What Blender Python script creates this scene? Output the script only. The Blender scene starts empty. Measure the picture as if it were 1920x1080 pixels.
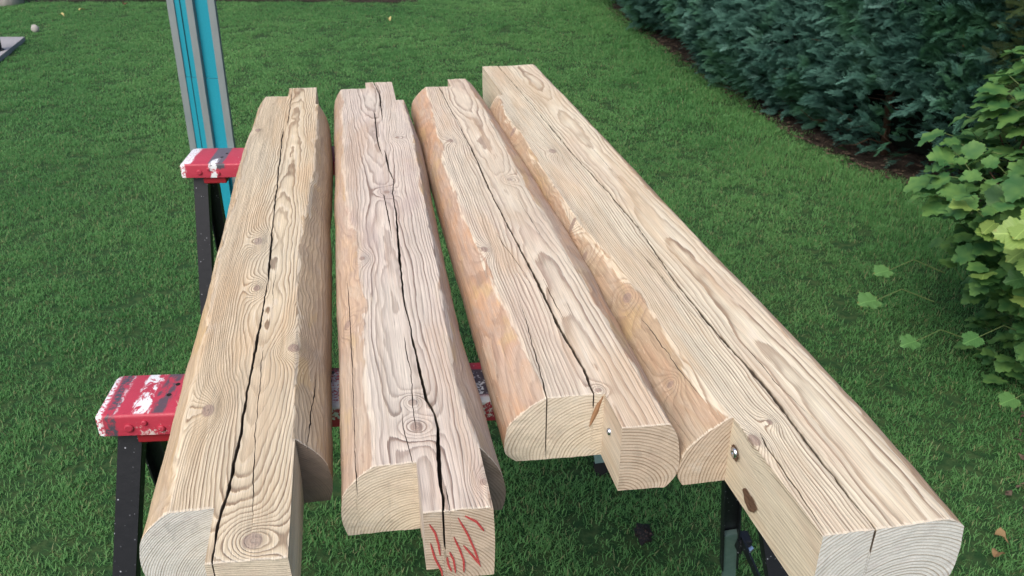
import bpy, math, random
import numpy as np
from mathutils import Vector, Matrix
R = math.radians
random.seed(7); rng = np.random.default_rng(11)
sc = bpy.context.scene

# ------------------------------------------------------------------ camera, sky, sun, exposure
cam = bpy.data.cameras.new('camera'); cam.sensor_width = 36; cam.lens = 36*1663/1920
cam.clip_start = 0.05; cam.clip_end = 500; cam.dof.use_dof = True; cam.dof.focus_distance = 1.15; cam.dof.aperture_fstop = 18
co = bpy.data.objects.new('camera', cam); sc.collection.objects.link(co)
co.location = (0, 0, 1.56); co.rotation_euler = (R(90-28), 0, 0); sc.camera = co

SUN_EL, SUN_AZ = 50, 212        # azimuth clockwise from +Y: light from behind and left of the camera
w = bpy.data.worlds.new('World'); sc.world = w; w.use_nodes = True
nt = w.node_tree
sky = nt.nodes.new('ShaderNodeTexSky'); sky.sky_type = 'NISHITA'; sky.sun_disc = False
sky.sun_elevation = R(SUN_EL); sky.sun_rotation = R(SUN_AZ); sky.air_density = 1.0; sky.dust_density = 4.0; sky.ozone_density = 1.0
nt.nodes['Background'].inputs['Strength'].default_value = 0.14
nt.links.new(sky.outputs[0], nt.nodes['Background'].inputs['Color'])
sl = bpy.data.lights.new('sun', 'SUN'); sl.energy = 1.6; sl.angle = R(45); sl.color = (1, .95, .87)
so = bpy.data.objects.new('sun', sl); sc.collection.objects.link(so)
so.rotation_euler = (R(90-SUN_EL), 0, R(180-SUN_AZ)); so.location = (0, 0, 6)
sc.view_settings.view_transform = 'Standard'; sc.view_settings.look = 'None'
sc.view_settings.exposure = 0.44; sc.view_settings.gamma = 1
sc.view_settings.use_curve_mapping = False

# ------------------------------------------------------------------ helpers
def link(o, parent=None):
    sc.collection.objects.link(o)
    if parent: o.parent = parent
    return o
def tag(o, label=None, cat=None, group=None, kind=None):
    if label: o['label'] = label
    if cat: o['category'] = cat
    if group: o['group'] = group
    if kind: o['kind'] = kind
    return o
def empty(name, loc=(0, 0, 0), rz=0):
    o = bpy.data.objects.new(name, None); o.location = loc; o.rotation_euler = (0, 0, rz); o.empty_display_size = .1
    return link(o)
def mesh(name, V, F, mat=None, parent=None, smooth=False):
    me = bpy.data.meshes.new(name); me.from_pydata([tuple(map(float, v)) for v in V], [], [tuple(f) for f in F]); me.update()
    if mat: me.materials.append(mat)
    if smooth: me.polygons.foreach_set('use_smooth', [True]*len(me.polygons))
    o = bpy.data.objects.new(name, me); return link(o, parent)
def attr(me, name, typ, arr, dom='POINT'):
    a = me.attributes.new(name, typ, dom)
    key = {'FLOAT': 'value', 'INT': 'value', 'BOOLEAN': 'value', 'FLOAT_VECTOR': 'vector', 'FLOAT_COLOR': 'color'}[typ]
    a.data.foreach_set(key, np.ascontiguousarray(arr).ravel()); return a
class G:                                    # collects boxes, tubes and prisms
    def __init__(s): s.V = []; s.F = []
    def add(s, V, F):
        b = len(s.V); s.V += [tuple(v) for v in V]; s.F += [tuple(i+b for i in f) for f in F]; return s
    def box(s, x0, x1, y0, y1, z0, z1):
        return s.add([(x0,y0,z0),(x1,y0,z0),(x1,y1,z0),(x0,y1,z0),(x0,y0,z1),(x1,y0,z1),(x1,y1,z1),(x0,y1,z1)],
                     [(0,3,2,1),(4,5,6,7),(0,1,5,4),(1,2,6,5),(2,3,7,6),(3,0,4,7)])
    def tube(s, pts, rad, n=8, cap=True):
        pts = [Vector(p) for p in pts]; rad = rad if hasattr(rad, '__len__') else [rad]*len(pts); b = len(s.V)
        for i, p in enumerate(pts):
            t = (pts[min(i+1, len(pts)-1)]-pts[max(i-1, 0)]).normalized()
            u = t.cross(Vector((.13, .21, .97))).normalized() if abs(t.z) < .95 else t.cross(Vector((1, 0, 0))).normalized(); q = t.cross(u)
            for k in range(n):
                a = 2*math.pi*k/n; s.V.append(tuple(p+(u*math.cos(a)+q*math.sin(a))*rad[i]))
        for i in range(len(pts)-1):
            for k in range(n):
                s.F.append((b+i*n+k, b+i*n+(k+1) % n, b+(i+1)*n+(k+1) % n, b+(i+1)*n+k))
        if cap:
            s.F.append(tuple(b+k for k in reversed(range(n)))); s.F.append(tuple(b+(len(pts)-1)*n+k for k in range(n)))
        return s
    def bar(s, p0, p1, wx, wy, side=Vector((1, 0, 0)), off=(0, 0)):      # rectangular bar between two points
        p0, p1 = Vector(p0), Vector(p1); t = (p1-p0).normalized(); u = (side-t*side.dot(t)).normalized(); q = t.cross(u); b = []
        for p in (p0, p1):
            for a, c in ((-1,-1),(1,-1),(1,1),(-1,1)): b.append(p+u*(a*wx/2+off[0])+q*(c*wy/2+off[1]))
        return s.add(b, [(0,3,2,1),(4,5,6,7),(0,1,5,4),(1,2,6,5),(2,3,7,6),(3,0,4,7)])
    def build(s, name, mat, parent=None, smooth=False, bevel=0):
        o = mesh(name, s.V, s.F, mat, parent, smooth)
        if bevel:
            m = o.modifiers.new('b', 'BEVEL'); m.width = bevel; m.segments = 2; m.limit_method = 'ANGLE'
        return o
_lat = rng.random((64, 64, 64))*2-1
def noise3(x, y, z=0, seed=0):              # smooth value noise, -1..1
    x = np.asarray(x, float)+seed*7.31+100; y = np.asarray(y, float)+seed*3.77+100; z = np.asarray(z, float)+seed*1.93+100
    x, y, z = np.broadcast_arrays(x, y, z)
    xi, yi, zi = [np.floor(a).astype(int) for a in (x, y, z)]
    f = [a-b for a, b in ((x, xi), (y, yi), (z, zi))]; f = [t*t*(3-2*t) for t in f]; o = 0
    for a in (0, 1):
        for b in (0, 1):
            for c in (0, 1):
                o = o+_lat[(xi+a) % 64, (yi+b) % 64, (zi+c) % 64]*(f[0] if a else 1-f[0])*(f[1] if b else 1-f[1])*(f[2] if c else 1-f[2])
    return o
def sstep(a, b, x):
    t = np.clip((x-a)/(b-a), 0, 1); return t*t*(3-2*t)

# shader expression builder
class X:
    def __init__(s, T, k): s.T = T; s.k = k
    def _m(s, op, o=None, o2=None, clamp=False):
        n = s.T.nodes.new('ShaderNodeMath'); n.operation = op; n.use_clamp = clamp
        for i, v in enumerate((s, o, o2)):
            if v is None: continue
            if isinstance(v, X): s.T.links.new(v.k, n.inputs[i])
            else: n.inputs[i].default_value = v
        return X(s.T, n.outputs[0])
    def __add__(s, o): return s._m('ADD', o)
    __radd__ = __add__
    def __sub__(s, o): return s._m('SUBTRACT', o)
    def __rsub__(s, o): return (s*-1)+o
    def __mul__(s, o): return s._m('MULTIPLY', o)
    __rmul__ = __mul__
    def __truediv__(s, o): return s._m('DIVIDE', o)
    def frac(s): return s._m('FRACT')
    def floor(s): return s._m('FLOOR')
    def clamp(s): return s._m('ADD', 0.0, clamp=True)
    def abs(s): return s._m('ABSOLUTE')
    def max(s, o): return s._m('MAXIMUM', o)
    def min(s, o): return s._m('MINIMUM', o)
    def pow(s, o): return s._m('POWER', o)
    def step(s, a, b):
        n = s.T.nodes.new('ShaderNodeMapRange'); n.interpolation_type = 'SMOOTHSTEP'
        s.T.links.new(s.k, n.inputs[0]); n.inputs[1].default_value = a; n.inputs[2].default_value = b; return X(s.T, n.outputs[0])
class M:
    def __init__(s, name, rough=.7, spec=.3, metal=0):
        s.m = bpy.data.materials.new(name); s.m.use_nodes = True; s.T = s.m.node_tree; s.b = s.T.nodes['Principled BSDF']
        s.b.inputs['Roughness'].default_value = rough; s.b.inputs['Specular IOR Level'].default_value = spec; s.b.inputs['Metallic'].default_value = metal
    def obj(s): n = s.T.nodes.new('ShaderNodeTexCoord'); return n.outputs['Object']
    def pos(s): n = s.T.nodes.new('ShaderNodeNewGeometry'); return n.outputs['Position']
    def xyz(s, v):
        n = s.T.nodes.new('ShaderNodeSeparateXYZ'); s.T.links.new(v, n.inputs[0]); return [X(s.T, o) for o in n.outputs]
    def scale(s, v, sc3, loc=(0, 0, 0)):
        n = s.T.nodes.new('ShaderNodeMapping'); s.T.links.new(v, n.inputs[0]); n.inputs['Scale'].default_value = sc3; n.inputs['Location'].default_value = loc; return n.outputs[0]
    def noise(s, v, sc3, detail=2, rough=.5, dist=0, loc=(0, 0, 0)):
        n = s.T.nodes.new('ShaderNodeTexNoise'); s.T.links.new(s.scale(v, sc3, loc), n.inputs['Vector']); n.inputs['Scale'].default_value = 1
        n.inputs['Detail'].default_value = detail; n.inputs['Roughness'].default_value = rough; n.inputs['Distortion'].default_value = dist
        return X(s.T, n.outputs['Fac'])
    def vor(s, v, sc3, feature='F1'):
        n = s.T.nodes.new('ShaderNodeTexVoronoi'); n.feature = feature; s.T.links.new(s.scale(v, sc3), n.inputs['Vector']); n.inputs['Scale'].default_value = 1
        return X(s.T, n.outputs['Distance'])
    def white(s, x):
        n = s.T.nodes.new('ShaderNodeTexWhiteNoise'); n.noise_dimensions = '1D'; s.T.links.new(x.k, n.inputs['W']); return X(s.T, n.outputs['Value'])
    def attr(s, name, out='Fac', typ='GEOMETRY'):
        n = s.T.nodes.new('ShaderNodeAttribute'); n.attribute_name = name; n.attribute_type = typ
        return X(s.T, n.outputs[out]) if out == 'Fac' else n.outputs[out]
    def mix(s, f, a, b):
        n = s.T.nodes.new('ShaderNodeMix'); n.data_type = 'RGBA'
        if isinstance(f, X): s.T.links.new(f.k, n.inputs[0])
        else: n.inputs[0].default_value = f
        for v, i in ((a, 6), (b, 7)):
            if isinstance(v, tuple): n.inputs[i].default_value = (*v[:3], 1)
            else: s.T.links.new(v, n.inputs[i])
        return n.outputs[2]
    def gain(s, c, f):                       # colour * float
        n = s.T.nodes.new('ShaderNodeVectorMath'); n.operation = 'SCALE'
        if isinstance(c, tuple): n.inputs[0].default_value = c[:3]
        else: s.T.links.new(c, n.inputs[0])
        s.T.links.new(f.k, n.inputs['Scale']); return n.outputs[0]
    def color(s, c):
        if isinstance(c, tuple): s.b.inputs['Base Color'].default_value = (*c[:3], 1)
        else: s.T.links.new(c, s.b.inputs['Base Color'])
        return s
    def bump(s, h, dist=.001, strength=1):
        n = s.T.nodes.new('ShaderNodeBump'); n.inputs['Distance'].default_value = dist; n.inputs['Strength'].default_value = strength
        s.T.links.new(h.k, n.inputs['Height']); s.T.links.new(n.outputs[0], s.b.inputs['Normal']); return s
    def rough(s, x): s.T.links.new(x.k, s.b.inputs['Roughness']); return s
    def translucent(s, c, f=.3):
        t = s.T.nodes.new('ShaderNodeBsdfTranslucent'); s.T.links.new(c, t.inputs[0])
        mx = s.T.nodes.new('ShaderNodeMixShader'); mx.inputs[0].default_value = f
        s.T.links.new(s.b.outputs[0], mx.inputs[1]); s.T.links.new(t.outputs[0], mx.inputs[2])
        s.T.links.new(mx.outputs[0], s.T.nodes['Material Output'].inputs['Surface']); return s

# scatter: one object whose modifier instances its own little variants on its own points (for grass, hedge foliage)
def scatter(name, variants, P, Rr, S, Vi, tint, mat, parent=None):
    V = []; F = []; vid = []; col = []
    for k, (vv, ff, cc) in enumerate(variants):
        b = len(V); V += list(map(tuple, vv)); F += [tuple(i+b for i in f) for f in ff]; vid += [k]*len(vv); col += list(cc)
    n0 = len(V); me = bpy.data.meshes.new(name)
    me.from_pydata(V+[tuple(p) for p in P.tolist()], [], F); me.materials.append(mat)
    N = len(P)
    attr(me, 'isp', 'BOOLEAN', np.array([False]*n0+[True]*N))
    attr(me, 'vid', 'INT', np.array(vid+Vi.tolist(), dtype=np.int32))
    attr(me, 'rot', 'FLOAT_VECTOR', np.vstack([np.zeros((n0, 3)), Rr]).astype(np.float32))
    attr(me, 'siz', 'FLOAT_VECTOR', np.vstack([np.ones((n0, 3)), S]).astype(np.float32))
    attr(me, 'tint', 'FLOAT', np.concatenate([np.zeros(n0), tint]).astype(np.float32))
    attr(me, 'leafc', 'FLOAT', np.concatenate([np.array(col), np.zeros(N)]).astype(np.float32))
    o = link(bpy.data.objects.new(name, me), parent)
    T = bpy.data.node_groups.new(name, 'GeometryNodeTree')
    T.interface.new_socket('Geometry', in_out='INPUT', socket_type='NodeSocketGeometry'); T.interface.new_socket('Geometry', in_out='OUTPUT', socket_type='NodeSocketGeometry')
    N_ = T.nodes.new; L = T.links.new
    gi = N_('NodeGroupInput'); go = N_('NodeGroupOutput')
    def na(nm, ty):
        n = N_('GeometryNodeInputNamedAttribute'); n.data_type = ty; n.inputs['Name'].default_value = nm; return n.outputs['Attribute']
    sep = N_('GeometryNodeSeparateGeometry'); sep.domain = 'POINT'; L(gi.outputs[0], sep.inputs[0]); L(na('isp', 'BOOLEAN'), sep.inputs['Selection'])
    mtp = N_('GeometryNodeMeshToPoints'); L(sep.outputs[0], mtp.inputs['Mesh'])
    spl = N_('GeometryNodeSplitToInstances'); spl.domain = 'POINT'; L(sep.outputs[1], spl.inputs[0]); L(na('vid', 'INT'), spl.inputs['Group ID'])
    iop = N_('GeometryNodeInstanceOnPoints'); L(mtp.outputs[0], iop.inputs['Points']); L(spl.outputs[0], iop.inputs['Instance'])
    iop.inputs['Pick Instance'].default_value = True; L(na('vid', 'INT'), iop.inputs['Instance Index'])
    e2r = N_('FunctionNodeEulerToRotation'); L(na('rot', 'FLOAT_VECTOR'), e2r.inputs[0]); L(e2r.outputs[0], iop.inputs['Rotation']); L(na('siz', 'FLOAT_VECTOR'), iop.inputs['Scale'])
    L(iop.outputs[0], go.inputs[0])
    m = o.modifiers.new('scatter', 'NODES'); m.node_group = T
    return o

# ------------------------------------------------------------------ ground
HX = [8.84, 6.83, 5.64, 4.59, 4.18, 3.96]; HE = [.82, 1.10, 1.34, 1.55, 1.70, 1.88]     # hedge foot line (y -> x)
def hedge_x(y): return np.interp(y, HX[::-1]+[14], HE[::-1]+[-.3])
def bed_edge(y):                            # where the lawn ends on the right
    y = np.asarray(y, float); return np.where(y > 3.96, hedge_x(y), np.interp(y, [.3, 1.3, 1.8, 2.4, 3.0, 3.5, 3.96], [1.30, 1.20, 1.30, 1.70, 1.98, 2.0, 1.90]))
mg = M('soil_under_grass', .95, .1); p = mg.pos(); n1 = mg.noise(p, (30, 30, 30), 5); n2 = mg.noise(p, (1.1, 1.1, 1), 3)
mg.color(mg.mix(n1.step(.35, .7), (.02, .055, .02), (.05, .085, .032))); mg.bump(n1, .01)
tag(mesh('lawn', [(-60, -40, 0), (60, -40, 0), (60, 90, 0), (-60, 90, 0)], [(0, 1, 2, 3)], mg.m), 'mown green lawn under the sawhorses and along the hedge', kind='structure')
ms = M('bare_soil', .95, .1); p = ms.pos(); n1 = ms.noise(p, (18, 18, 18), 6, .65); n2 = ms.noise(p, (90, 90, 90), 3)
ms.color(ms.gain(ms.mix(n1.step(.3, .7), (.022, .018, .014), (.065, .05, .04)), n2*.8+.6)); ms.bump(n1+n2*.4, .03)
def ribbon(name, left, right, z, mat):      # left, right: lists of (x, y); the strip between, dense and lumpy
    V = []; F = []; n = len(left); m = 14
    for i in range(n):
        for k in range(m):
            t = k/(m-1); x = left[i][0]*(1-t)+right[i][0]*t; y = left[i][1]*(1-t)+right[i][1]*t
            V.append((x, y, z+.012*float(noise3(x*9, y*9, 3))*(0 < k < m-1)+.012*math.sin(math.pi*t)))
    for i in range(n-1):
        for k in range(m-1): F.append((i*m+k, i*m+k+1, (i+1)*m+k+1, (i+1)*m+k))
    return mesh(name, V, F, mat, smooth=True)
ys = np.linspace(.4, 8.6, 120)
ed = [(float(bed_edge(y)+.05+.03*noise3(y*2.3, 1)+.02*noise3(y*9, 2)), y) for y in ys]
tag(ribbon('soil_bed', ed, [(x+1.5, y) for x, y in ed], .006, ms.m), 'strip of bare brown soil under the hedge', kind='structure')
tag(ribbon('back_soil_bed', [(-9, 8.66+.05*math.sin(t*9)) for t in (0,)]+[(x, 8.72+.06*float(noise3(x*2, 5))) for x in np.linspace(-8.8, -.9, 60)],
           [(-9, 10.5)]+[(x, 10.5) for x in np.linspace(-8.8, -.9, 60)], .006, ms.m), 'dark soil bed along the far edge of the lawn', kind='structure')
mp = M('pale_paving', .8, .3); p = mp.pos(); n1 = mp.noise(p, (6, 6, 6), 5); n2 = mp.noise(p, (70, 70, 70), 2)
mp.color(mp.gain(mp.mix(n1, (.25, .25, .27), (.36, .35, .36)), n2*.4+.8)); mp.bump(n2, .002)
path_poly = [(-3.82, 7.06), (-3.62, 6.1), (-3.45, 5.2), (-8, 5.0), (-8, 7.06)]
V = [(x, y, .035) for x, y in path_poly]+[(x, y, 0) for x, y in path_poly]
tag(mesh('path', V, [(4, 3, 2, 1, 0)]+[(i, (i+1) % 5, 5+(i+1) % 5, 5+i) for i in range(5)], mp.m), 'pale grey paving corner at the left edge of the lawn', kind='structure')

# ------------------------------------------------------------------ grass
def tuft(nb, r, h, seed, wide=1.0):
    g = random.Random(seed); V = []; F = []; C = []
    for _ in range(nb):
        a = g.uniform(0, 6.283); q = r*math.sqrt(g.random()); x, y = q*math.cos(a), q*math.sin(a)
        hh = h*g.uniform(.45, 1.1); lean = g.uniform(.2, 1.15)*hh; d = g.uniform(0, 6.283); wd = g.uniform(.0009, .0017)*wide
        dx, dy = math.cos(d), math.sin(d); t = d+math.pi/2+g.uniform(-.5, .5); sx, sy = math.cos(t)*wd, math.sin(t)*wd
        c = g.random() if g.random() > .07 else 2+g.random(); b = len(V)
        for f, wv in ((0, 1), (.45, .9), (.8, .6), (1, 0)):
            px = x+dx*lean*f**1.7; py = y+dy*lean*f**1.7; pz = hh*(f-.25*f*f*lean/hh)
            if wv: V.append((px-sx*wv, py-sy*wv, pz)); V.append((px+sx*wv, py+sy*wv, pz)); C += [c, c]
            else: V.append((px, py, pz)); C.append(c)
        F += [(b, b+1, b+3, b+2), (b+2, b+3, b+5, b+4), (b+4, b+5, b+6)]
    return V, F, C
near_v = [tuft(38, .038, .019, k, .85) for k in range(6)]+[tuft(14, .036, .030, 30+k, .8) for k in range(2)]
far_v = [tuft(44, .062, .018, 50+k, 1.5) for k in range(5)]
mgr = M('grass_blade', .5, .25); p = mgr.pos(); c = mgr.attr('leafc'); ti = mgr.attr('tint', typ='INSTANCER')
big = mgr.noise(p, (.8, .55, .6), 3, .55); mid = mgr.noise(p, (5, 5, 3), 3)
col = mgr.mix((big*1.5+mid*.35-.42+(ti-.5)*.22).clamp(), (.070, .235, .072), (.25, .49, .17))
col = mgr.mix((c*1.0).min(1.0)*.35, col, (.11, .30, .10))
dry = c.step(1.9, 2.0)*.75
col = mgr.mix(dry, col, (.36, .34, .18))
col = mgr.mix(ti.step(1.2, 2.2)*.55, col, (.09, .12, .05))
mgr.color(col).translucent(col, .5)
def lawn_pts(dens, y0, y1, x0, x1, fn):
    n = int(dens*(y1-y0)*(x1-x0)); x = rng.uniform(x0, x1, n); y = rng.uniform(y0, y1, n); k = fn(x, y); return x[k], y[k]
def keep(x, y):
    a = x < bed_edge(y)+.08+.05*noise3(x*8, y*8)+.03*noise3(x*30, y*30)
    b = ~((x < np.interp(y, [5, 5.2, 6.1, 7.06], [-3.42, -3.45, -3.62, -3.80])) & (y < 7.09) & (y > 5.0))
    c = y < np.where(x < -.95, 8.7, 13.0)+.05*noise3(x*6, 9)
    d = np.abs(x) < y*.68+1.4
    return a & b & c & d
x, y = lawn_pts(820, .7, 4.6, -4, 3, keep)
def mk(name, x, y, vs, nlong, label):
    n = len(x); P = np.stack([x, y, np.zeros(n)], 1)
    Rr = np.stack([rng.normal(0, .05, n), rng.normal(0, .05, n), rng.uniform(0, 6.28, n)], 1)
    lush = np.exp(-((x-(bed_edge(y)-.25))/.25)**2)*(y > 3.0)
    s = rng.uniform(.85, 1.15, n)*(1+.08*noise3(x*4, y*4, 2)); S = np.stack([s, s, s*(.9+.8*lush)], 1)
    k = rng.integers(0, len(vs)-nlong, n); k = np.where(rng.random(n) < .07, rng.integers(len(vs)-2, len(vs), n), k)
    thin_shade = sstep(.25, .8, noise3(x*1.7, y*1.7, 8)*.5+.5*noise3(x*6, y*6, 8)+.9*np.exp(-((x-1.1)/.45)**2-((y-2.6)/1.3)**2))  # sparse dull turf; near the shrub also shade put into its tint
    tint = np.clip(.5+.25*noise3(x*1.2, y*1.2, 4)+rng.normal(0, .2, n)-.45*lush, 0, 1)+thin_shade*rng.random(n)*1.3
    return tag(scatter(name, vs, P, Rr, S, k, tint, mgr.m), label, 'grass', kind='stuff')
mk('grass', x, y, near_v, 2, 'short mown green grass blades in the foreground lawn')
x, y = lawn_pts(400, 4.6, 13.0, -8, 2, keep)
mk('grass', x, y, far_v, 0, 'short mown green grass covering the far lawn')

# ------------------------------------------------------------------ wood
def wood(name, light, dark, tint, waneA, waneB, seed, contrast=.85, patch=.5, end=None):
    m = M(name, .75, .22); co_ = m.obj(); L = (seed*1.7, seed*.9, seed*2.3)
    ring = m.attr('ring'); aux = m.xyz(m.attr('aux', 'Vector')); wane, knot, endp = aux; aged_shade = m.attr('weathered')
    fib = m.noise(co_, (650, 14, 650), 3, .6, loc=L); fray = m.noise(co_, (90, 7, 90), 3, .6, loc=L); low = m.noise(co_, (13, 2.6, 13), 4, .6, .4, loc=L)
    low2 = m.noise(co_, (26, 6, 26), 5, .65, 1.0, loc=(L[1], L[0], 3)); pore = m.noise(co_, (260, 5, 260), 2, .5, loc=L)
    if end is None:
        r = ring+(fray-.5)*.55+(fib-.5)*.28
        f = r.frac(); rnd = m.white(r.floor())
        late = (f.step(.1, .80)*.35+f.step(.50, .86)*.85).min(1.0)*(1-f.step(.88, .98))
        amt = late*(rnd*.6+.4)*(low2*.9+.5).min(1.0)
        cut = (endp*-1).step(.3, .6)
        c_ = m.mix((amt*contrast*(1-cut*.45)).clamp(), light, dark)
        c_ = m.mix((1-(f-.06).abs().step(.0, .12))*.45, c_, (.70, .62, .52))
        c_ = m.mix(low.step(.48, .66)*patch, c_, tint)                     # weathered flush patches
        warp = m.noise(co_, (32, 4.5, 32), 4, .6, .7, loc=(L[2], 1, L[0])); edgev = wane+(warp-.5)*1.3+(fray-.5)*.35
        mac = m.noise(co_, (9, 1.7, 9), 4, .6, .5, loc=(L[1], 9, L[0])); streak = m.noise(co_, (75, 2.2, 75), 3, .6, loc=(3, L[0], 1))
        c_ = m.mix(mac.step(.47, .62)*.55, c_, tuple(q*w_ for q, w_ in zip(light, (.80, .67, .57))))
        c_ = m.mix(streak.step(.56, .68)*.30, c_, tuple(q*w_ for q, w_ in zip(light, (.74, .62, .52)))); c_ = m.mix((1-streak.step(.30, .42))*.35, c_, tuple(min(.76, q*1.12) for q in light))
        rag = edgev.step(.50, .60)*(1-(endp*-1).step(.3, .6))
        wc = m.mix(low2.step(.38, .62), waneA, waneB)
        wc = m.mix(low.step(.5, .7)*.55, wc, tint)
        oc = m.noise(co_, (22, 7, 22), 4, .6, .3, loc=(L[2], L[2], L[1])); fl = m.noise(co_, (170, 38, 170), 4, .7, loc=L)
        wc = m.mix(oc.step(.54, .68)*.6, wc, (.50, .34, .155)); wc = m.mix((1-oc.step(.34, .46))*.55, wc, (.50, .41, .32))
        wc = m.mix(fl.step(.60, .70)*.45, wc, (.20, .11, .08)); wc = m.mix((1-fl.step(.30, .42))*.4, wc, (.62, .50, .38))
        wc = m.mix((amt*.35).clamp(), wc, dark)
        c_ = m.mix(rag*.88, c_, wc)
        edge = edgev.step(.34, .46)*(1-edgev.step(.48, .58))
        c_ = m.mix(edge*.4, c_, (.66, .56, .43))                            # pale fuzzy seam where bark wood was planed off
        inside = 1-(knot+(warp-.5)*.5).step(.70, 1.0); kr = (knot*4.2+(fray-.5)*.8).frac().step(.5, .9)
        kc = m.mix(kr*.7, (.33, .235, .19), (.22, .15, .12)); kc = m.mix(knot.step(.70, .98)*.4, kc, (.20, .13, .09))
        c_ = m.mix(inside*.8, c_, kc)
        c_ = m.mix((1-knot.step(.0, .25))*.8*(1-(low2.step(.45, .5)))*inside, c_, (.05, .03, .025))
        c_ = m.mix(((endp+(fib-.5)*1.1+(fray-.5)*.6).step(.42, .62))*.75, c_, (.72, .63, .50))
        gy = m.noise(co_, (7, 2.2, 7), 3, .5, loc=(L[0], 5, L[2])); c_ = m.mix(gy.step(.52, .68)*.2, c_, (.50, .49, .41))
        c_ = m.mix(aged_shade.step(.02, .12)*.92, c_, (.10, .078, .06))       # aged grey-brown wood inside the open checks
        c_ = m.gain(c_, (fib-.5)*.75+(pore-.5)*.45+(low-.5)*.25+1.0)
        m.bump((amt*.6+pore*.35+rag*.35)*(1-cut*.75)+fib*.6-knot.step(.9, 1.2)*.2, .0012)
    else:
        la, dk, wob = end
        saw = m.noise(co_, (30, 30, 420), 2, .5, loc=L); blot = m.noise(co_, (40, 40, 40), 4, .6, loc=L)
        speck = m.noise(co_, (500, 500, 500), 3, .6, loc=L)
        r = ring*.55+(blot-.5)*.3+(speck-.5)*.12; f = r.frac(); rnd = m.white(r.floor()+3); f2_ = (ring*1.5+(blot-.5)*.5).frac()
        late = f.step(.45, .85)*(1-f.step(.9, 1.0))*(rnd*.6+.4)
        c_ = m.mix(((late+f2_.step(.5, .9)*.22)*wob).clamp(), la, dk); c_ = m.mix(blot.step(.5, .75)*.45, c_, tuple(.75*q for q in la[:1])+tuple(.68*q for q in la[1:]))
        c_ = m.mix((1-blot.step(.25, .45))*.4, c_, (.60, .56, .50) if la[0] > .3 else (.17, .14, .12))
        st = m.noise(co_, (24, 24, 15), 4, .7, .8, loc=(L[1], 7, 2)); c_ = m.mix(st.step(.58, .70)*.5, c_, tuple(q*.62 for q in la)); c_ = m.mix(late*st.step(.5, .6)*.5, c_, dk)
        c_ = m.gain(c_, (saw-.5)*.30+(speck-.5)*.45+1.0)
        m.bump(late*.5+saw*.35+speck*.25, .0007)
    return m.color(c_).m
PINK, ORAN = (.40, .26, .19), (.47, .29, .17)
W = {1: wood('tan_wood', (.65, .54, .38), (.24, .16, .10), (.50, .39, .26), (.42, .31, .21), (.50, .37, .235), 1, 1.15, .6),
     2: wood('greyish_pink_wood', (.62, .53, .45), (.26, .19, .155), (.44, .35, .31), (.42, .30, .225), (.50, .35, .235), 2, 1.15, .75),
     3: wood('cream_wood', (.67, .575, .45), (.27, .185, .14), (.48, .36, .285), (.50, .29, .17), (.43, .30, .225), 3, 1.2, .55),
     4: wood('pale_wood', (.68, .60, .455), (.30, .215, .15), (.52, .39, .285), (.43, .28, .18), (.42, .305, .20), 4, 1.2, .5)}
PALE = wood('sawn_end_grain', 0, 0, 0, 0, 0, 5, end=((.70, .615, .49), (.40, .30, .21), .8))
WHITE = wood('whitish_end_grain', 0, 0, 0, 0, 0, 6, end=((.66, .665, .64), (.36, .30, .23), .9))
DARK = wood('weathered_end_grain', 0, 0, 0, 0, 0, 7, end=((.22, .175, .14), (.10, .08, .065), .6))
BROWN = wood('brown_end_grain', 0, 0, 0, 0, 0, 8, end=((.56, .46, .36), (.28, .19, .13), .9))
ZT, ZB = .91, .812
def interp(pts, v):
    pts = sorted(pts); return np.interp(v, [a for a, _ in pts], [b for _, b in pts])
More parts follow.
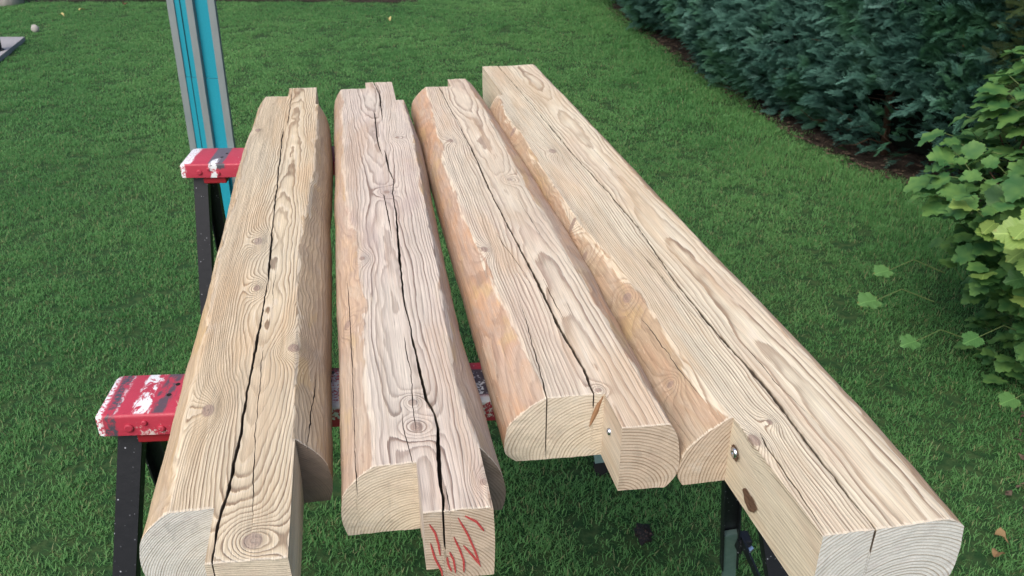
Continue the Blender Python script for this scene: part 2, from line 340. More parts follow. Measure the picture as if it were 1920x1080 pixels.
def make_beam(cfg):
    s = cfg['slope']; n_ = math.hypot(1, s); ang = -math.atan(s) * -1
    seed = cfg['seed']
    nearE, farE = cfg['near'], cfg['far']                   # per strip
    vmin, vmax = min(nearE), max(farE)
    vs = list(np.arange(vmin, vmax, .0042)); snaps = sorted(set(nearE+farE))
    for q in snaps:
        vs = [a for a in vs if abs(a-q) > .0033]+[q]+[q+d for d in (-.0016, .0016) if vmin <= q+d <= vmax]
    v = np.array(sorted(vs)); nv = len(v)
    wL = interp(cfg['wL'], v)+.0025*noise3(v*9, 1, 0, seed)+.0018*noise3(v*34, 1, 0, seed); wR = interp(cfg['wR'], v)+.0025*noise3(v*9, 2, 0, seed)+.0018*noise3(v*34, 2, 0, seed)
    oL = interp(cfg['oL'], v)+.002*noise3(v*7, 3, 0, seed)+.0007*noise3(v*40, 3, 0, seed); oR = interp(cfg['oR'], v)+.002*noise3(v*7, 4, 0, seed)+.0007*noise3(v*40, 4, 0, seed)
    wL = np.maximum(wL, oL+.003); wR = np.minimum(wR, oR-.003)
    ctrl = [(oL, 'o', None)]
    items = [('B', c_) for c_ in cfg['bounds']]+[('C', c_) for c_ in cfg['cracks']]
    items.sort(key=lambda t: t[1]['ord'])
    for typ, d in items:
        if typ == 'B': ctrl.append((interp(d['p'], v), 'B', None)); continue
        pts = d['p']; uu = interp([(a, b) for a, b, _ in pts], v); ww = interp([(a, c_) for a, _, c_ in pts], v)
        lo, hi = min(a for a, _, _ in pts), max(a for a, _, _ in pts)
        ww = ww*((v >= lo-1e-6) & (v <= hi+1e-6))
        mask = ww > 1e-5
        uu = uu+mask*(.0010*noise3(v*55, 5, d['ord']*9, seed)+.0006*noise3(v*160, 6, d['ord']*9, seed))
        ww = ww*cfg.get('cw', 1)
        hw = np.maximum(ww*(1+.35*noise3(v*70, 8, d['ord']*5, seed))/2, .00028)
        dep = np.where(mask, np.clip(ww*8, .003, .03)*np.clip(ww/.0012, 0, 1), 0)
        for (a, b, dd) in d.get('deep', []): dep = np.where((v >= a-1e-6) & (v <= b+1e-6) & mask, dd, dep)
        ctrl += [(uu-hw, 'cl', None), (uu-hw*.72, 'cc', dep*.86), (uu+hw*.72, 'cc', dep), (uu+hw, 'cr', None)]
    ctrl.append((oR, 'o', None))
    cu = np.array([c_[0] for c_ in ctrl])
    gaps = [.00010 if ctrl[i][1] in ('cl', 'cc') else .0012 for i in range(len(ctrl)-1)]
    for i in range(1, len(ctrl)-1): cu[i] = np.maximum(cu[i], cu[i-1]+gaps[i-1])
    for i in range(len(ctrl)-2, 0, -1): cu[i] = np.minimum(cu[i], cu[i+1]-gaps[i])
    U = [cu[0]]; dep = [np.zeros(nv)]; strip_of = []; cur = 0
    for i in range(len(ctrl)-1):
        n = 1 if ctrl[i][1] in ('cl', 'cc') else max(1, int(math.ceil(np.mean(cu[i+1]-cu[i])/.0032)))
        for k in range(1, n+1):
            U.append(cu[i]+(cu[i+1]-cu[i])*k/n); strip_of.append(cur)
            dep.append(ctrl[i+1][2] if (k == n and ctrl[i+1][2] is not None) else np.zeros(nv))
        if ctrl[i+1][1] == 'B': cur += 1
    U = np.array(U); dep = np.array(dep); nu = len(U); VV = np.broadcast_to(v, (nu, nv))
    tL = np.clip((wL-U)/(wL-oL), 0, 1); tR = np.clip((U-wR)/(oR-wR), 0, 1)
    def drop(t, D): return D*(.65*t+.35*(1-np.sqrt(np.clip(1-.985*t*t, 0, 1))))
    zt = ZT+.0012*noise3(U*18, VV*5, 0, seed)+.0006*noise3(U*60, VV*16, 1, seed)
    zt = zt-drop(tL, cfg['DL'])-drop(tR, cfg['DR'])+(np.maximum(tL, tR) > .02)*.0012*noise3(U*50, VV*14, 2, seed)
    tw = np.maximum(tL, tR)
    def kfield(U_, V_):
        kd = np.full(U_.shape, 9.); dR = np.zeros(U_.shape)
        for (kv, ku, kr, el) in cfg['knots']:
            d = np.sqrt(((U_-ku)/kr)**2+((V_-kv)/(kr*el))**2); kd = np.minimum(kd, d*(1+.12*noise3(U_*150, V_*90, 3, seed)))
            dR += .011*np.sqrt(kr/.014)*np.exp(-(d/2.1)**2)+.004*np.exp(-(((U_-ku)/(kr*3.5))**2+((V_-kv)/(kr*el*4))**2))
        return kd, dR
    kd, _ = kfield(U, VV)
    zt = zt+.0008*np.exp(-(kd/1.1)**2)
    zt0 = zt.copy(); zt = zt-dep
    zb = np.full((nu, nv), ZB)
    if 'zb' in cfg: zb = cfg['zb'](U, VV)
    zt = np.maximum(zt, zb+.002)
    # which cells are solid
    P = np.zeros((nu-1, nv-1), bool)
    for i in range(nu-1):
        st = strip_of[i]; P[i] = (v[:-1] >= nearE[st]-1e-6) & (v[1:] <= farE[st]+1e-6)
    NZ = 22; verts = []; ring = []; aux = []; ids = {}
    U0 = (cu[0]+cu[-1])/2; HWm = (cu[-1]-cu[0])/2
    q = noise3(v*5, 7, 0, seed)
    pu = cfg['pith'][0]+.006*noise3(v*1.3, 1, 4, seed)+.002*noise3(v*5, 1, 5, seed); pz = cfg['pith'][1]+.007*noise3(v*1.5, 2, 6, seed)+.0015*noise3(v*5, 4, 6, seed)
    ii = []; kk = []; 
    def vid(i, j, k):
        key = (i*nv+j)*32+k; r = ids.get(key)
        if r is None: r = ids[key] = len(ids)
        return r
    cats = {}
    def face(cat, f): cats.setdefault(cat, []).append(f)
    strip_names = cfg['strips']
    for i in range(nu-1):
        Pi = P[i]; st = strip_of[i]
        for j in np.nonzero(Pi)[0]:
            km = min(kd[i, j], kd[i+1, j+1])
            cat = 'body'
            if km < 1.0:
                best = min(range(len(cfg['knots'])), key=lambda a: ((U[i, j]-cfg['knots'][a][1])/cfg['knots'][a][2])**2+((v[j]-cfg['knots'][a][0])/(cfg['knots'][a][2]*cfg['knots'][a][3]))**2)
                cat = ('knot', best)
            face(cat, (vid(i, j, 0), vid(i+1, j, 0), vid(i+1, j+1, 0), vid(i, j+1, 0)))
            face('body', (vid(i, j, NZ), vid(i, j+1, NZ), vid(i+1, j+1, NZ), vid(i+1, j, NZ)))
            if i == 0 or not P[i-1, j]:
                for k in range(NZ): face('body', (vid(i, j, k), vid(i, j+1, k), vid(i, j+1, k+1), vid(i, j, k+1)))
            if i == nu-2 or not P[i+1, j]:
                for k in range(NZ): face('body', (vid(i+1, j, k), vid(i+1, j, k+1), vid(i+1, j+1, k+1), vid(i+1, j+1, k)))
            if j == 0 or not Pi[j-1]:
                for k in range(NZ): face(('end', st, 0), (vid(i, j, k), vid(i, j, k+1), vid(i+1, j, k+1), vid(i+1, j, k)))
            if j == nv-2 or not Pi[j+1]:
                for k in range(NZ): face(('end', st, 1), (vid(i, j+1, k), vid(i+1, j+1, k), vid(i+1, j+1, k+1), vid(i, j+1, k+1)))
    keys = np.array(list(ids.keys())); k_ = keys % 32; j_ = (keys//32) % nv; i_ = (keys//32)//nv
    t = k_/NZ; u_ = U[i_, j_]; v_ = v[j_]; z_ = zt[i_, j_]*(1-t)+zb[i_, j_]*t
    # soft arrises at the sawn ends and along strip steps
    nn = (u_-U0[j_])/HWm[j_]
    lo = np.clip((t-.62)/.38, 0, 1); bulge = 1-cfg.get('br', .10)*lo**2
    outer = np.abs(nn)**3
    u2 = U0[j_]+(u_-U0[j_])*(1-outer*(1-bulge))+outer*np.sign(nn)*.004*np.sin(math.pi*np.clip(t, 0, 1))
    sh = cfg.get('shear', 0)*(u_-U0[j_])
    v2 = v_+sh+.0006*noise3(u_*120, z_*120, v_*3, seed)
    z2 = z_
    kd_, dR = kfield(u_, v_)
    depthf = np.exp(-((ZT-z_)/.05)**2)
    Rr = np.sqrt((u_-pu[j_])**2+(z_+dep[i_, j_]*(1-t)-pz[j_])**2)+dR*depthf+.0014*noise3(u_*14, v_*2.6, z_*10, seed+3)+.0006*noise3(u_*45, v_*9, z_*30, seed+4)+.0003*noise3(u_*120, v_*40, z_*60, seed+5)+.0004*noise3(u_*70, v_*18, z_*30, seed+6)
    ringv = Rr/cfg['rw']
    sd = np.maximum(wL[j_]-u_, u_-wR[j_])/.020
    wn = np.maximum(np.clip(.5+sd*.5, 0, 1), sstep(.05, .3, t)*(np.abs(nn) > .97)*.8)
    kd2 = np.where(t < .05, kd_, 9.); aged_shade = (dep[i_, j_] > .0012)*(t < .5)*1.0  # groove depth marks aged crack walls and the shade painted on them
    so = np.array(strip_of+[strip_of[-1]]); ep = np.exp(-np.minimum(np.abs(v_-np.array(nearE)[so[i_]]), np.abs(v_-np.array(farE)[so[i_]]))/.0035)*(t < .06); ep = np.where((t > .06) & (np.abs(nn) < .96), -1.0, ep)
    co3 = np.stack([u2, v2, z2], 1)
    endtop = np.nonzero((t == 0) & (ep > .95) & (P[np.minimum(i_, nu-2), np.minimum(j_, nv-2)]))[0]; stepw = np.nonzero((t == 0) & (j_ > 2) & (np.random.default_rng(3).random(len(t)) < .012) & (wn > .5))[0]
    root = None; out = {}
    order = sorted(cats, key=lambda c_: 0 if c_ == 'body' else 1)
    for cat in order:
        fs = np.array(cats[cat]); uniq, inv = np.unique(fs.ravel(), return_inverse=True)
        me = bpy.data.meshes.new('timber'); me.vertices.add(len(uniq)); me.vertices.foreach_set('co', co3[uniq].ravel())
        nf = len(fs); me.loops.add(nf*4); me.loops.foreach_set('vertex_index', inv.astype(np.int32)); me.polygons.add(nf)
        me.polygons.foreach_set('loop_start', np.arange(0, nf*4, 4, dtype=np.int32)); me.update(calc_edges=True)
        me.polygons.foreach_set('use_smooth', np.ones(nf, bool)); me.validate()
        attr(me, 'ring', 'FLOAT', ringv[uniq].astype(np.float32)); attr(me, 'weathered', 'FLOAT', aged_shade[uniq].astype(np.float32))
        attr(me, 'aux', 'FLOAT_VECTOR', np.stack([wn[uniq], kd2[uniq], ep[uniq]], 1).astype(np.float32))
        me.set_sharp_from_angle(angle=R(38))
        if cat == 'body':
            o = bpy.data.objects.new('timber_beam', me); me.materials.append(W[cfg['id']]); link(o)
            o.location = (cfg['o'][0], cfg['o'][1], 0); o.rotation_euler = (0, 0, -math.atan(s)); root = o
        elif cat[0] == 'knot':
            o = bpy.data.objects.new('knot', me); me.materials.append(W[cfg['id']]); link(o, root)
        else:
            mt, lab = cfg['ends'][(cat[1], cat[2])]
            o = bpy.data.objects.new('end_face', me); me.materials.append(mt); link(o, root)
            if lab: o['label'] = lab
        out[cat] = o
    g = G(); rr = random.Random(seed)           # torn fibres along the sawn edges and a few lifted slivers
    for q in list(endtop)+list(endtop)+list(stepw[:70]):
        if q in endtop and rr.random() < .35: continue
        c0 = Vector(co3[q]); near_ = v_[q] < .5; d = Vector((rr.gauss(0, .35), (-1 if near_ else 1)*(1 if q in endtop else rr.choice((-1, 1))), rr.uniform(-.1, .5))).normalized(); l = rr.uniform(.0008, .0035) if q in endtop else rr.uniform(.003, .009); w_ = rr.uniform(.0002, .0005)
        x_ = Vector((1, 0, 0))*w_; up_ = Vector((0, 0, .0003)); b0 = c0-d*l*.4-Vector((0, 0, .0003))
        g.add([b0-x_, b0+x_, b0+up_, c0+d*l], [(0, 1, 3), (1, 2, 3), (2, 0, 3)])
    o = g.build('splinters', W[cfg['id']], root); o['kind'] = 'stuff'; attr(o.data, 'aux', 'FLOAT_VECTOR', np.tile(np.array([0, 9, 1.]), (len(g.V), 1)).astype(np.float32))
    return root
def B(o, *p): return dict(ord=o, p=list(p))
def Cr(o, *p, deep=()): return dict(ord=o, p=list(p), deep=list(deep))
b1 = make_beam(dict(id=1, seed=1, cw=.72, o=(-.31, .8), slope=-.178, near=[-.076, -.158, .034], far=[1.524, 1.60, 1.44], strips='', shear=-.03,
    bounds=[B(1, (-.16, -.020), (.3, -.020), (1.6, -.012)), B(5, (-.16, .060), (1.6, .060))],
    wL=[(1.6, -.067), (1.370, -.080), (1.176, -.088), (.941, -.084), (.743, -.083), (.561, -.087), (.443, -.080), (.310, -.076), (.198, -.071), (.079, -.069), (-.16, -.068)],
    wR=[(1.6, .067), (1.461, .067), (1.011, .065), (.718, .056), (.557, .046), (.319, .052), (.188, .056), (.036, .0565), (.03, .0605), (-.16, .0625)],
    oL=[(1.6, -.094), (1.30, -.096), (1.2, -.104), (1.024, -.106), (.741, -.101), (.468, -.100), (.250, -.102), (.052, -.102), (-.16, -.103)],
    oR=[(1.6, .085), (1.487, .085), (1.127, .092), (.783, .090), (.365, .091), (.115, .093), (-.16, .093)],
    cracks=[Cr(2, (1.60, -.004, .0018), (1.30, -.003, .003), (1.262, -.003, .0), (1.258, -.011, .0), (1.2, -.011, .004), (.704, -.003, .0035), (.505, .001, .005), (.45, .003, .002), (.253, -.001, .005), (.136, -.004, .004), (.046, -.004, .005), (-.048, -.008, .0055), (-.113, -.014, .004), (-.158, -.013, .002), deep=[(-.158, -.15, .02)]),
            Cr(3, (.27, .009, 0), (.2, .010, .0016), (.05, .013, .0012), (-.05, .018, .0018), (-.114, .023, 0)),
            Cr(4, (.50, .014, 0), (.43, .012, .0016), (.36, .016, 0)),
            Cr(6, (.215, .080, 0), (.17, .078, .0016), (.08, .074, .0018), (.03, .072, .001))],
    DL=.040, DR=.045, rw=.0014, pith=(.012, .795), br=.012,
    knots=[(-.131, .024, .0125, 1.25), (.107, -.048, .009, 1.8), (.243, .050, .009, 1.3), (.609, -.023, .008, 2.2), (.430, -.013, .006, 2.2), (1.240, -.070, .007, 2)],
    ends={(0, 0): (WHITE, 'pale sawn shoulder face'), (1, 0): (PALE, 'sawn end of the tenon'), (2, 0): (DARK, 'dark weathered end face'), (0, 1): (PALE, None), (1, 1): (PALE, None), (2, 1): (PALE, None)}))
tag(b1, 'leftmost of the four timber beams, tan with brown grain and a round knot at its near tenon', 'timber beam', 'timber beams lying across the sawhorses')
def zb2(U, V): return np.where((V < -.02) & (U < .013), ZB+.017, ZB)
b2 = make_beam(dict(id=2, seed=2, cw=.7, o=(-.105, .8), slope=-.18, near=[-.002, -.086, .017], far=[1.60, 1.655, 1.475], strips='', shear=-.04, zb=zb2,
    bounds=[B(2.5, (-.16, -.004), (1.66, -.007)), B(7, (-.16, .0705), (.1, .0705), (1.3, .066), (1.66, .066))],
    wL=[(1.563, -.073), (1.180, -.071), (.794, -.070), (.643, -.059), (.404, -.052), (.263, -.053), (.134, -.054), (-.1, -.055)],
    wR=[(1.66, .066), (1.458, .085), (1.191, .088), (.911, .082), (.715, .075), (.492, .071), (.316, .065), (.174, .060), (.077, .066), (.018, .0705), (.0, .0705), (-.1, .0705)],
    oL=[(1.66, -.094), (1.124, -.094), (.625, -.094), (.248, -.091), (-.1, -.090)],
    oR=[(1.66, .09), (1.485, .097), (1.239, .107), (.731, .095), (.365, .089), (.150, .094), (-.1, .100)],
    cracks=[Cr(1, (.52, -.078, 0), (.45, -.074, .0016), (.3, -.073, .0018), (.15, -.073, .0012), (-.002, -.073, .0018), deep=[(-.002, .01, .022)]),
            Cr(2, (.11, -.012, 0), (.07, -.0145, .0014), (.03, -.011, .0022), (-.002, -.008, .001)),
            Cr(3, (1.40, .006, 0), (1.36, .006, .004), (1.2, .004, .005), (1.11, .005, .004), (1.04, .011, 0), (.90, -.01, 0), (.855, -.012, .0016), (.82, .001, .003), (.70, .004, .0035), (.60, .005, 0), (.29, .002, 0), (.25, .002, .0022), (.19, .004, .0016), (.08, 0.0, .0016), (.05, .0, 0)),
            Cr(5, (1.655, .016, .005), (1.60, .021, .004), (1.53, .027, .006), (1.40, .024, .005), (1.28, .023, 0), (1.10, .015, 0), (1.05, .018, .005), (.97, .018, .005), (.90, .025, .003), (.83, .019, .003), (.725, .019, .004), (.543, .013, .006), (.393, .009, .004), (.30, .013, .003), (.26, .0135, .0045), (.121, .019, .006), (.09, .026, .0035), (.062, .027, .0065), (-.017, .020, .0075), (-.06, .019, .005), (-.086, .017, .003), deep=[(-.086, -.05, .055)]),
            Cr(6, (-.04, .024, 0), (-.06, .024, .0016), (-.086, .024, .001))],
    DL=.040, DR=.048, rw=.0020, pith=(-.002, .792), br=.012,
    knots=[(.066, .002, .0095, 1.3), (.118, .001, .0055, 1.2), (.835, .0075, .007, 1.6), (.543, -.049, .006, 1.6), (1.167, .049, .006, 1.5), (.36, -.078, .007, 1.8), (-.045, .066, .005, 1.4)],
    ends={(0, 0): (PALE, 'pale sawn shoulder face'), (1, 0): (BROWN, 'sawn tenon end with red crayon strokes'), (2, 0): (DARK, 'dark weathered end face'), (0, 1): (PALE, None), (1, 1): (PALE, None), (2, 1): (PALE, None)}))
tag(b2, 'greyish pink timber beam second from left, with red crayon strokes on its near tenon end', 'timber beam', 'timber beams lying across the sawhorses')
b3 = make_beam(dict(id=3, seed=3, cw=.95, o=(.11, .9), slope=-.19, near=[.035, -.038], far=[1.52, 1.595], strips='', shear=-.06,
    bounds=[B(5, (-.05, .016), (.3, .010), (1.6, .0))],
    wL=[(1.6, -.059), (1.515, -.059), (.939, -.082), (.595, -.082), (.380, -.074), (.240, -.066), (-.04, -.059)],
    wR=[(1.6, .058), (1.137, .062), (.699, .060), (.435, .065), (.232, .068), (.139, .070), (-.037, .076)],
    oL=[(1.6, -.098), (1.551, -.100), (1.065, -.107), (.596, -.108), (.237, -.109), (-.04, -.109)],
    oR=[(1.6, .080), (1.338, .091), (.886, .101), (.446, .103), (.139, .095), (-.04, .088)],
    cracks=[Cr(1, (.32, -.044, 0), (.25, -.046, .0012), (.175, -.050, .0014), (.10, -.055, .0018), (.035, -.059, .0022), deep=[(.035, .05, .09)]),
            Cr(2, (.56, -.036, 0), (.5, -.033, .0016), (.42, -.022, .0014), (.35, -.016, 0)),
            Cr(3, (1.52, -.026, .003), (1.508, -.025, .003), (1.26, -.020, .002), (1.22, -.019, .001), (.996, -.014, .0035), (.711, -.014, .003), (.488, -.008, .0035), (.347, -.005, .0045), (.211, -.004, .005), (.096, .003, .005), (.05, .001, .003), (.035, .0, .002), deep=[(.035, .05, .022)]),
            Cr(4, (.37, .006, 0), (.3, .006, .002), (.21, .009, 0)),
            Cr(7, (.75, .030, 0), (.6, .036, .0012), (.45, .042, 0))],
    DL=.046, DR=.028, rw=.0025, pith=(.02, .795), br=.12,
    knots=[(1.058, -.052, .008, 2.0), (.479, -.068, .007, 1.8), (.80, .035, .006, 1.6), (.043, .009, .004, 1.3)],
    ends={(0, 0): (PALE, 'pale sawn shoulder face with a through crack'), (1, 0): (BROWN, 'sawn end with curved growth rings'), (0, 1): (PALE, None), (1, 1): (PALE, None)}))
tag(b3, 'cream timber beam third from left, orange rounded left edge and notched near end', 'timber beam', 'timber beams lying across the sawhorses')
b4 = make_beam(dict(id=4, seed=4, cw=.85, o=(.40, .70), slope=-.207, near=[.205, -.003], far=[1.66, 1.965], strips='', shear=-.03,
    bounds=[B(1.5, (-.01, -.0835), (.195, -.0885), (.25, -.090), (1.97, -.090))],
    wL=[(1.97, -.100), (1.66, -.102), (1.466, -.116), (1.298, -.109), (1.090, -.115), (.80, -.117), (.66, -.100), (.519, -.100), (.376, -.096), (.21, -.0945), (-.01, -.0945)],
    wR=[(1.97, .062), (1.2, .066), (.8, .066), (.478, .068), (.190, .068), (.002, .056)],
    oL=[(1.97, -.130), (1.66, -.132), (1.437, -.138), (1.108, -.135), (.856, -.134), (.450, -.142), (.21, -.148), (-.01, -.148)],
    oR=[(1.97, .074), (1.7, .078), (1.35, .080), (1.03, .081), (.734, .080), (.44, .085), (.35, .087), (.15, .084), (.0, .079)],
    cracks=[Cr(1, (.50, -.112, 0), (.42, -.110, .0015), (.3, -.108, .001), (.25, -.106, 0)),
            Cr(2, (.175, -.070, 0), (.15, -.074, .003), (.08, -.0755, .0022), (.02, -.0775, .0012), (0, -.078, 0)),
            Cr(2.5, (.70, -.050, 0), (.62, -.046, .0018), (.5, -.042, .002), (.43, -.038, 0)),
            Cr(3, (1.965, -.043, .003), (1.541, -.034, .003), (1.171, -.030, .0035), (.947, -.021, .004), (.764, -.017, .0035), (.577, -.028, .0035), (.406, -.028, .0055), (.267, -.021, .006), (.123, -.025, .0045), (-.003, -.026, .0035), deep=[(-.003, .012, .034)]),
            Cr(4, (.42, -.008, 0), (.36, -.002, .0015), (.27, -.003, .002), (.18, .006, 0)),
            Cr(5, (1.3, .02, 0), (1.1, .024, .0014), (.95, .026, 0))],
    DL=.055, DR=.013, rw=.0024, pith=(.022, .790), br=.03,
    knots=[(1.198, -.070, .008, 2.0), (.188, -.050, .0045, 1.5), (.158, -.083, .008, 1.5), (.833, -.122, .007, 1.5), (.731, -.128, .006, 1.8), (1.379, -.120, .008, 1.5), (.545, -.112, .007, 2.0), (.32, -.125, .005, 1.4)],
    ends={(0, 0): (BROWN, 'brown end of the rounded log edge'), (1, 0): (WHITE, 'bluish white sawn end with growth rings'), (0, 1): (PALE, None), (1, 1): (PALE, None)}))
tag(b4, 'longest timber beam, rightmost, pale with broad grain, its whitish square end nearest the camera', 'timber beam', 'timber beams lying across the sawhorses')

# ------------------------------------------------------------------ red crayon strokes, screws, knot hole
mc = M('red_crayon', .6, .3); cr = mc.noise(mc.obj(), (900, 900, 900), 2); mc.color(mc.mix(cr.step(.35, .6), (.36, .02, .03), (.52, .10, .09)))
def uv_face(x, y):                          # crop position on the tenon end -> (u, z)
    return -.004+(x-105)/385*.0735, ZT-.002-(y-708)/335*.094
strokes = [[(135, 755), (165, 800), (180, 860), (187, 920)], [(135, 850), (155, 930), (190, 1000), (193, 1032)], [(225, 930), (230, 970), (247, 1008)], [(240, 905), (262, 950), (270, 1018)],
           [(268, 830), (300, 900), (320, 960), (318, 1020)], [(295, 735), (345, 820), (385, 910), (415, 998)], [(320, 878), (370, 935), (408, 985)], [(335, 730), (400, 765), (440, 815)]]
for st in strokes:
    q = np.array([uv_face(*p_) for p_ in st]); t = np.linspace(0, 1, 18); tt = np.linspace(0, 1, len(q))
    uu = np.interp(t, tt, q[:, 0]); zz = np.interp(t, tt, q[:, 1]); ws = .0011*np.sqrt(np.clip(1-(2*t-1)**4, .05, 1))
    du = np.gradient(uu); dz = np.gradient(zz); l = np.hypot(du, dz); nu_, nz_ = -dz/l, du/l; V = []; F = []
    for i in range(18):
        vv = -.086-.04*(uu[i]-.002)
        for sgn in (-1, 1):
            for dd in (0, -.0014): V.append((uu[i]+nu_[i]*ws[i]*sgn, vv+dd+.0003, zz[i]+nz_[i]*ws[i]*sgn))
    for i in range(17):
        a, b = 4*i, 4*i+4; F += [(a+1, a+3, b+3, b+1), (a, a+1, b+1, b), (a+3, a+2, b+2, b+3)]
    mesh('crayon_stroke', V, F, mc.m, b2)
mst = M('zinc_steel', .25, .5, 1.0).color((.62, .66, .72)).m
mhol = M('dark_wood_hole', .95, .1); hn = mhol.noise(mhol.obj(), (500, 60, 500), 3); mhol.color(mhol.mix(hn, (.03, .018, .012), (.22, .13, .085))).bump(hn, .002)
def screw(parent, u, v, z, r):              # head seen on a wall that faces -u, sunk in a splintered recess
    g = G(); n = 20
    prof = [(0.0035, 0), (0.0035, r*.82), (.002, r), (0, r)]
    for k in range(n):
        a = 2*math.pi*k/n
        for (h, q) in ((.0030, r*.3), (.0042, r*.45), (.0038, r*.8), (.002, r), (0, r)): g.V.append((u-h, v+q*math.cos(a), z+q*math.sin(a)))
    for k in range(n):
        for i in range(4): a, b = 5*k+i, 5*((k+1) % n)+i; g.F.append((a, b, b+1, a+1))
    g.V.append((u-.001, v, z)); c0 = len(g.V)-1
    for k in range(n): g.F.append((c0, 5*((k+1) % n), 5*k))
    o = g.build('screw', mst, parent, smooth=True)
    h = G(); n = 26                           # ragged recess ring round the screw
    for k in range(n):
        a = 2*math.pi*k/n; w_ = 1+.35*random.random()
        h.V += [(u-.0004, v+r*1.0*math.cos(a), z+r*1.0*math.sin(a)), (u-.0008, v+r*1.35*w_*math.cos(a), z+r*1.25*w_*math.sin(a))]
    for k in range(n): a, b = 2*k, 2*((k+1) % n); h.F.append((a, b, b+1, a+1))
    return o, h
o, h = screw(b4, -.0905, .187, .872, .0068); h.build('splintered_recess', mhol.m, b4)
o, h = screw(b3, .0155, .004, .872, .0050)
g = G()                                       # open knot hole in the left wall of the long beam
n = 30; ring_ = []
for lay, (f, dx) in enumerate(((1.0, -.0006), (.86, -.0009), (.6, -.0007), (0.001, -.0006))):
    for k in range(n):
        a = 2*math.pi*k/n; q = f*(1+.12*math.sin(3*a)+.06*math.sin(7*a+1)); g.V.append((-.0885+dx-.0022*(1-f) * 0, .140+.0180*q*math.cos(a), .835+.0110*q*math.sin(a)))
for lay in range(3):
    for k in range(n): g.F.append((lay*n+k, (lay+1)*n+k, (lay+1)*n+(k+1) % n, lay*n+(k+1) % n))
g.build('knot_hole', mhol.m, b4)

V = []; F = []                                # brown streak left by a resin pocket in the notch of the third beam
for k in range(9):
    f = k/8; wd = .0036*math.sin(math.pi*min(1, f*.9+.12))**.6+.0003; uc = .0125-.0155*f; zc = .906-.046*f
    V += [(uc-wd, .0342, zc), (uc, .0330, zc), (uc+wd, .0342, zc)]
for k in range(8): a = 3*k; F += [(a, a+1, a+4, a+3), (a+1, a+2, a+5, a+4)]
mrs = M('resin_streak', .6, .3); rs = mrs.noise(mrs.obj(), (300, 300, 60), 3); mrs.color(mrs.mix(rs, (.20, .10, .05), (.42, .25, .14)))
mesh('resin_streak', V, F, mrs.m, b3)

# ------------------------------------------------------------------ sawhorses
def paint(name, near):
    m = M(name, .42, .45); o_ = m.obj(); x, y, z = m.xyz(o_)
    n1 = m.noise(o_, (55, 40, 60), 5, .65, .5); n2 = m.noise(o_, (220, 220, 220), 4, .65); n3 = m.noise(o_, (110, 24, 60), 4, .6, .8); n4 = m.noise(o_, (9, 9, 9), 3)
    def band(a, b, s=.006, k=.022):
        xx = x+(n3-.5)*k; return xx.step(a, a+s)*(1-xx.step(b-s, b))
    front = y.step(.004, .0)                  # 1 on the front face
    front = 1-y.step(.002, .006); top = 1-front
    red = m.mix(n4, (.39, .026, .055), (.48, .05, .085)); c = red
    grey = (.06, .065, .085); white = (.72, .74, .78)
    if near:
        c = m.mix(band(.010, .030, k=.03)*n2.step(.34, .5)*n1.step(.36, .5), c, grey)
        c = m.mix(band(.075, .10)*top*n1.step(.4, .5)*.9, c, grey)
        c = m.mix(band(.050, .074, k=.05)*top*n1.step(.44, .52), c, white)
        c = m.mix(band(-.02, .012, k=.008)*n2.step(.42, .52), c, white); c = m.mix(band(.024, .032, k=.012)*top*n2.step(.45, .55), c, white)
        c = m.mix(band(.045, .15, .03)*front*((n2+n1*.8)*.5+(.79-z)*4).step(.50, .56)*.85, c, (.66, .60, .58))
        c = m.mix(band(.10, .14, .02)*top*n2.step(.58, .66), c, white)
        c = m.mix(band(.22, .40, .04)*top*(1-y.step(.075, .11))*n2.step(.42, .52), c, white)
        c = m.mix(band(.22, .36, .04)*top*y.step(.02, .03)*n2.step(.50, .54), c, (.03, .03, .035))
        c = m.mix(band(.40, .90, .04)*top*y.step(.012, .02)*(1-y.step(.082, .088))*.95, c, grey)
        c = m.mix(band(.2, .9, .02)*(n1+n2*.4).step(.70, .76)*(1-y.step(.09, .1)), c, white)
        c = m.mix(band(.2, .9, .02)*(z+(n3-.5)*.03).step(.802, .806)*(1-y.step(.008, .02)), c, white)
    else:
        c = m.mix(band(.065, .105, .004, .006)*top*.95, c, (.10, .10, .13)); c = m.mix(band(.07, .11, .004, .01)*front*(z+(n3-.5)*.02).step(.795, .8), c, (.07, .07, .09))
        c = m.mix(band(-.02, .028, k=.02)*n2.step(.36, .46)*top, c, white); c = m.mix(band(-.02, .014, k=.016)*n2.step(.4, .5)*front, c, white)
        c = m.mix(band(.070, .088, .004, .03)*(1-y.step(.03, .045))*n1.step(.40, .5), c, white)
        c = m.mix(band(.12, .20, .02)*n2.step(.60, .66), c, (.6, .35, .4))
    c = m.mix((n2*.5+n1*.5).step(.62, .68)*.5, c, (.05, .04, .045))
    m.color(c).bump(n1*.6+n2*.4, .0010); m.rough(n2*.3+.32); return m.m
mb = M('black_painted_steel', .45, .4); q = mb.obj(); sp = mb.vor(q, (130, 130, 130)); sn = mb.noise(q, (60, 60, 60), 3); mb.color(mb.mix((1-sp.step(.12, .2))*sn.step(.52, .6), (.012, .013, .018), (.35, .37, .42))).bump(sn, .0006)
mbk = mb.m
mgl = M('galvanised_steel', .5, .5, .35); gn = mgl.noise(mgl.obj(), (60, 60, 60), 3); mgl.color(mgl.mix(gn, (.10, .19, .17), (.22, .32, .30))); mgl = mgl.m  # zinc grey with the green reflection of the grass mixed into the colour
mrd = M('dull_red_paint', .5, .4).color((.30, .015, .025)).m
mrb = M('black_rubber', .8, .2).color((.015, .015, .015)).m
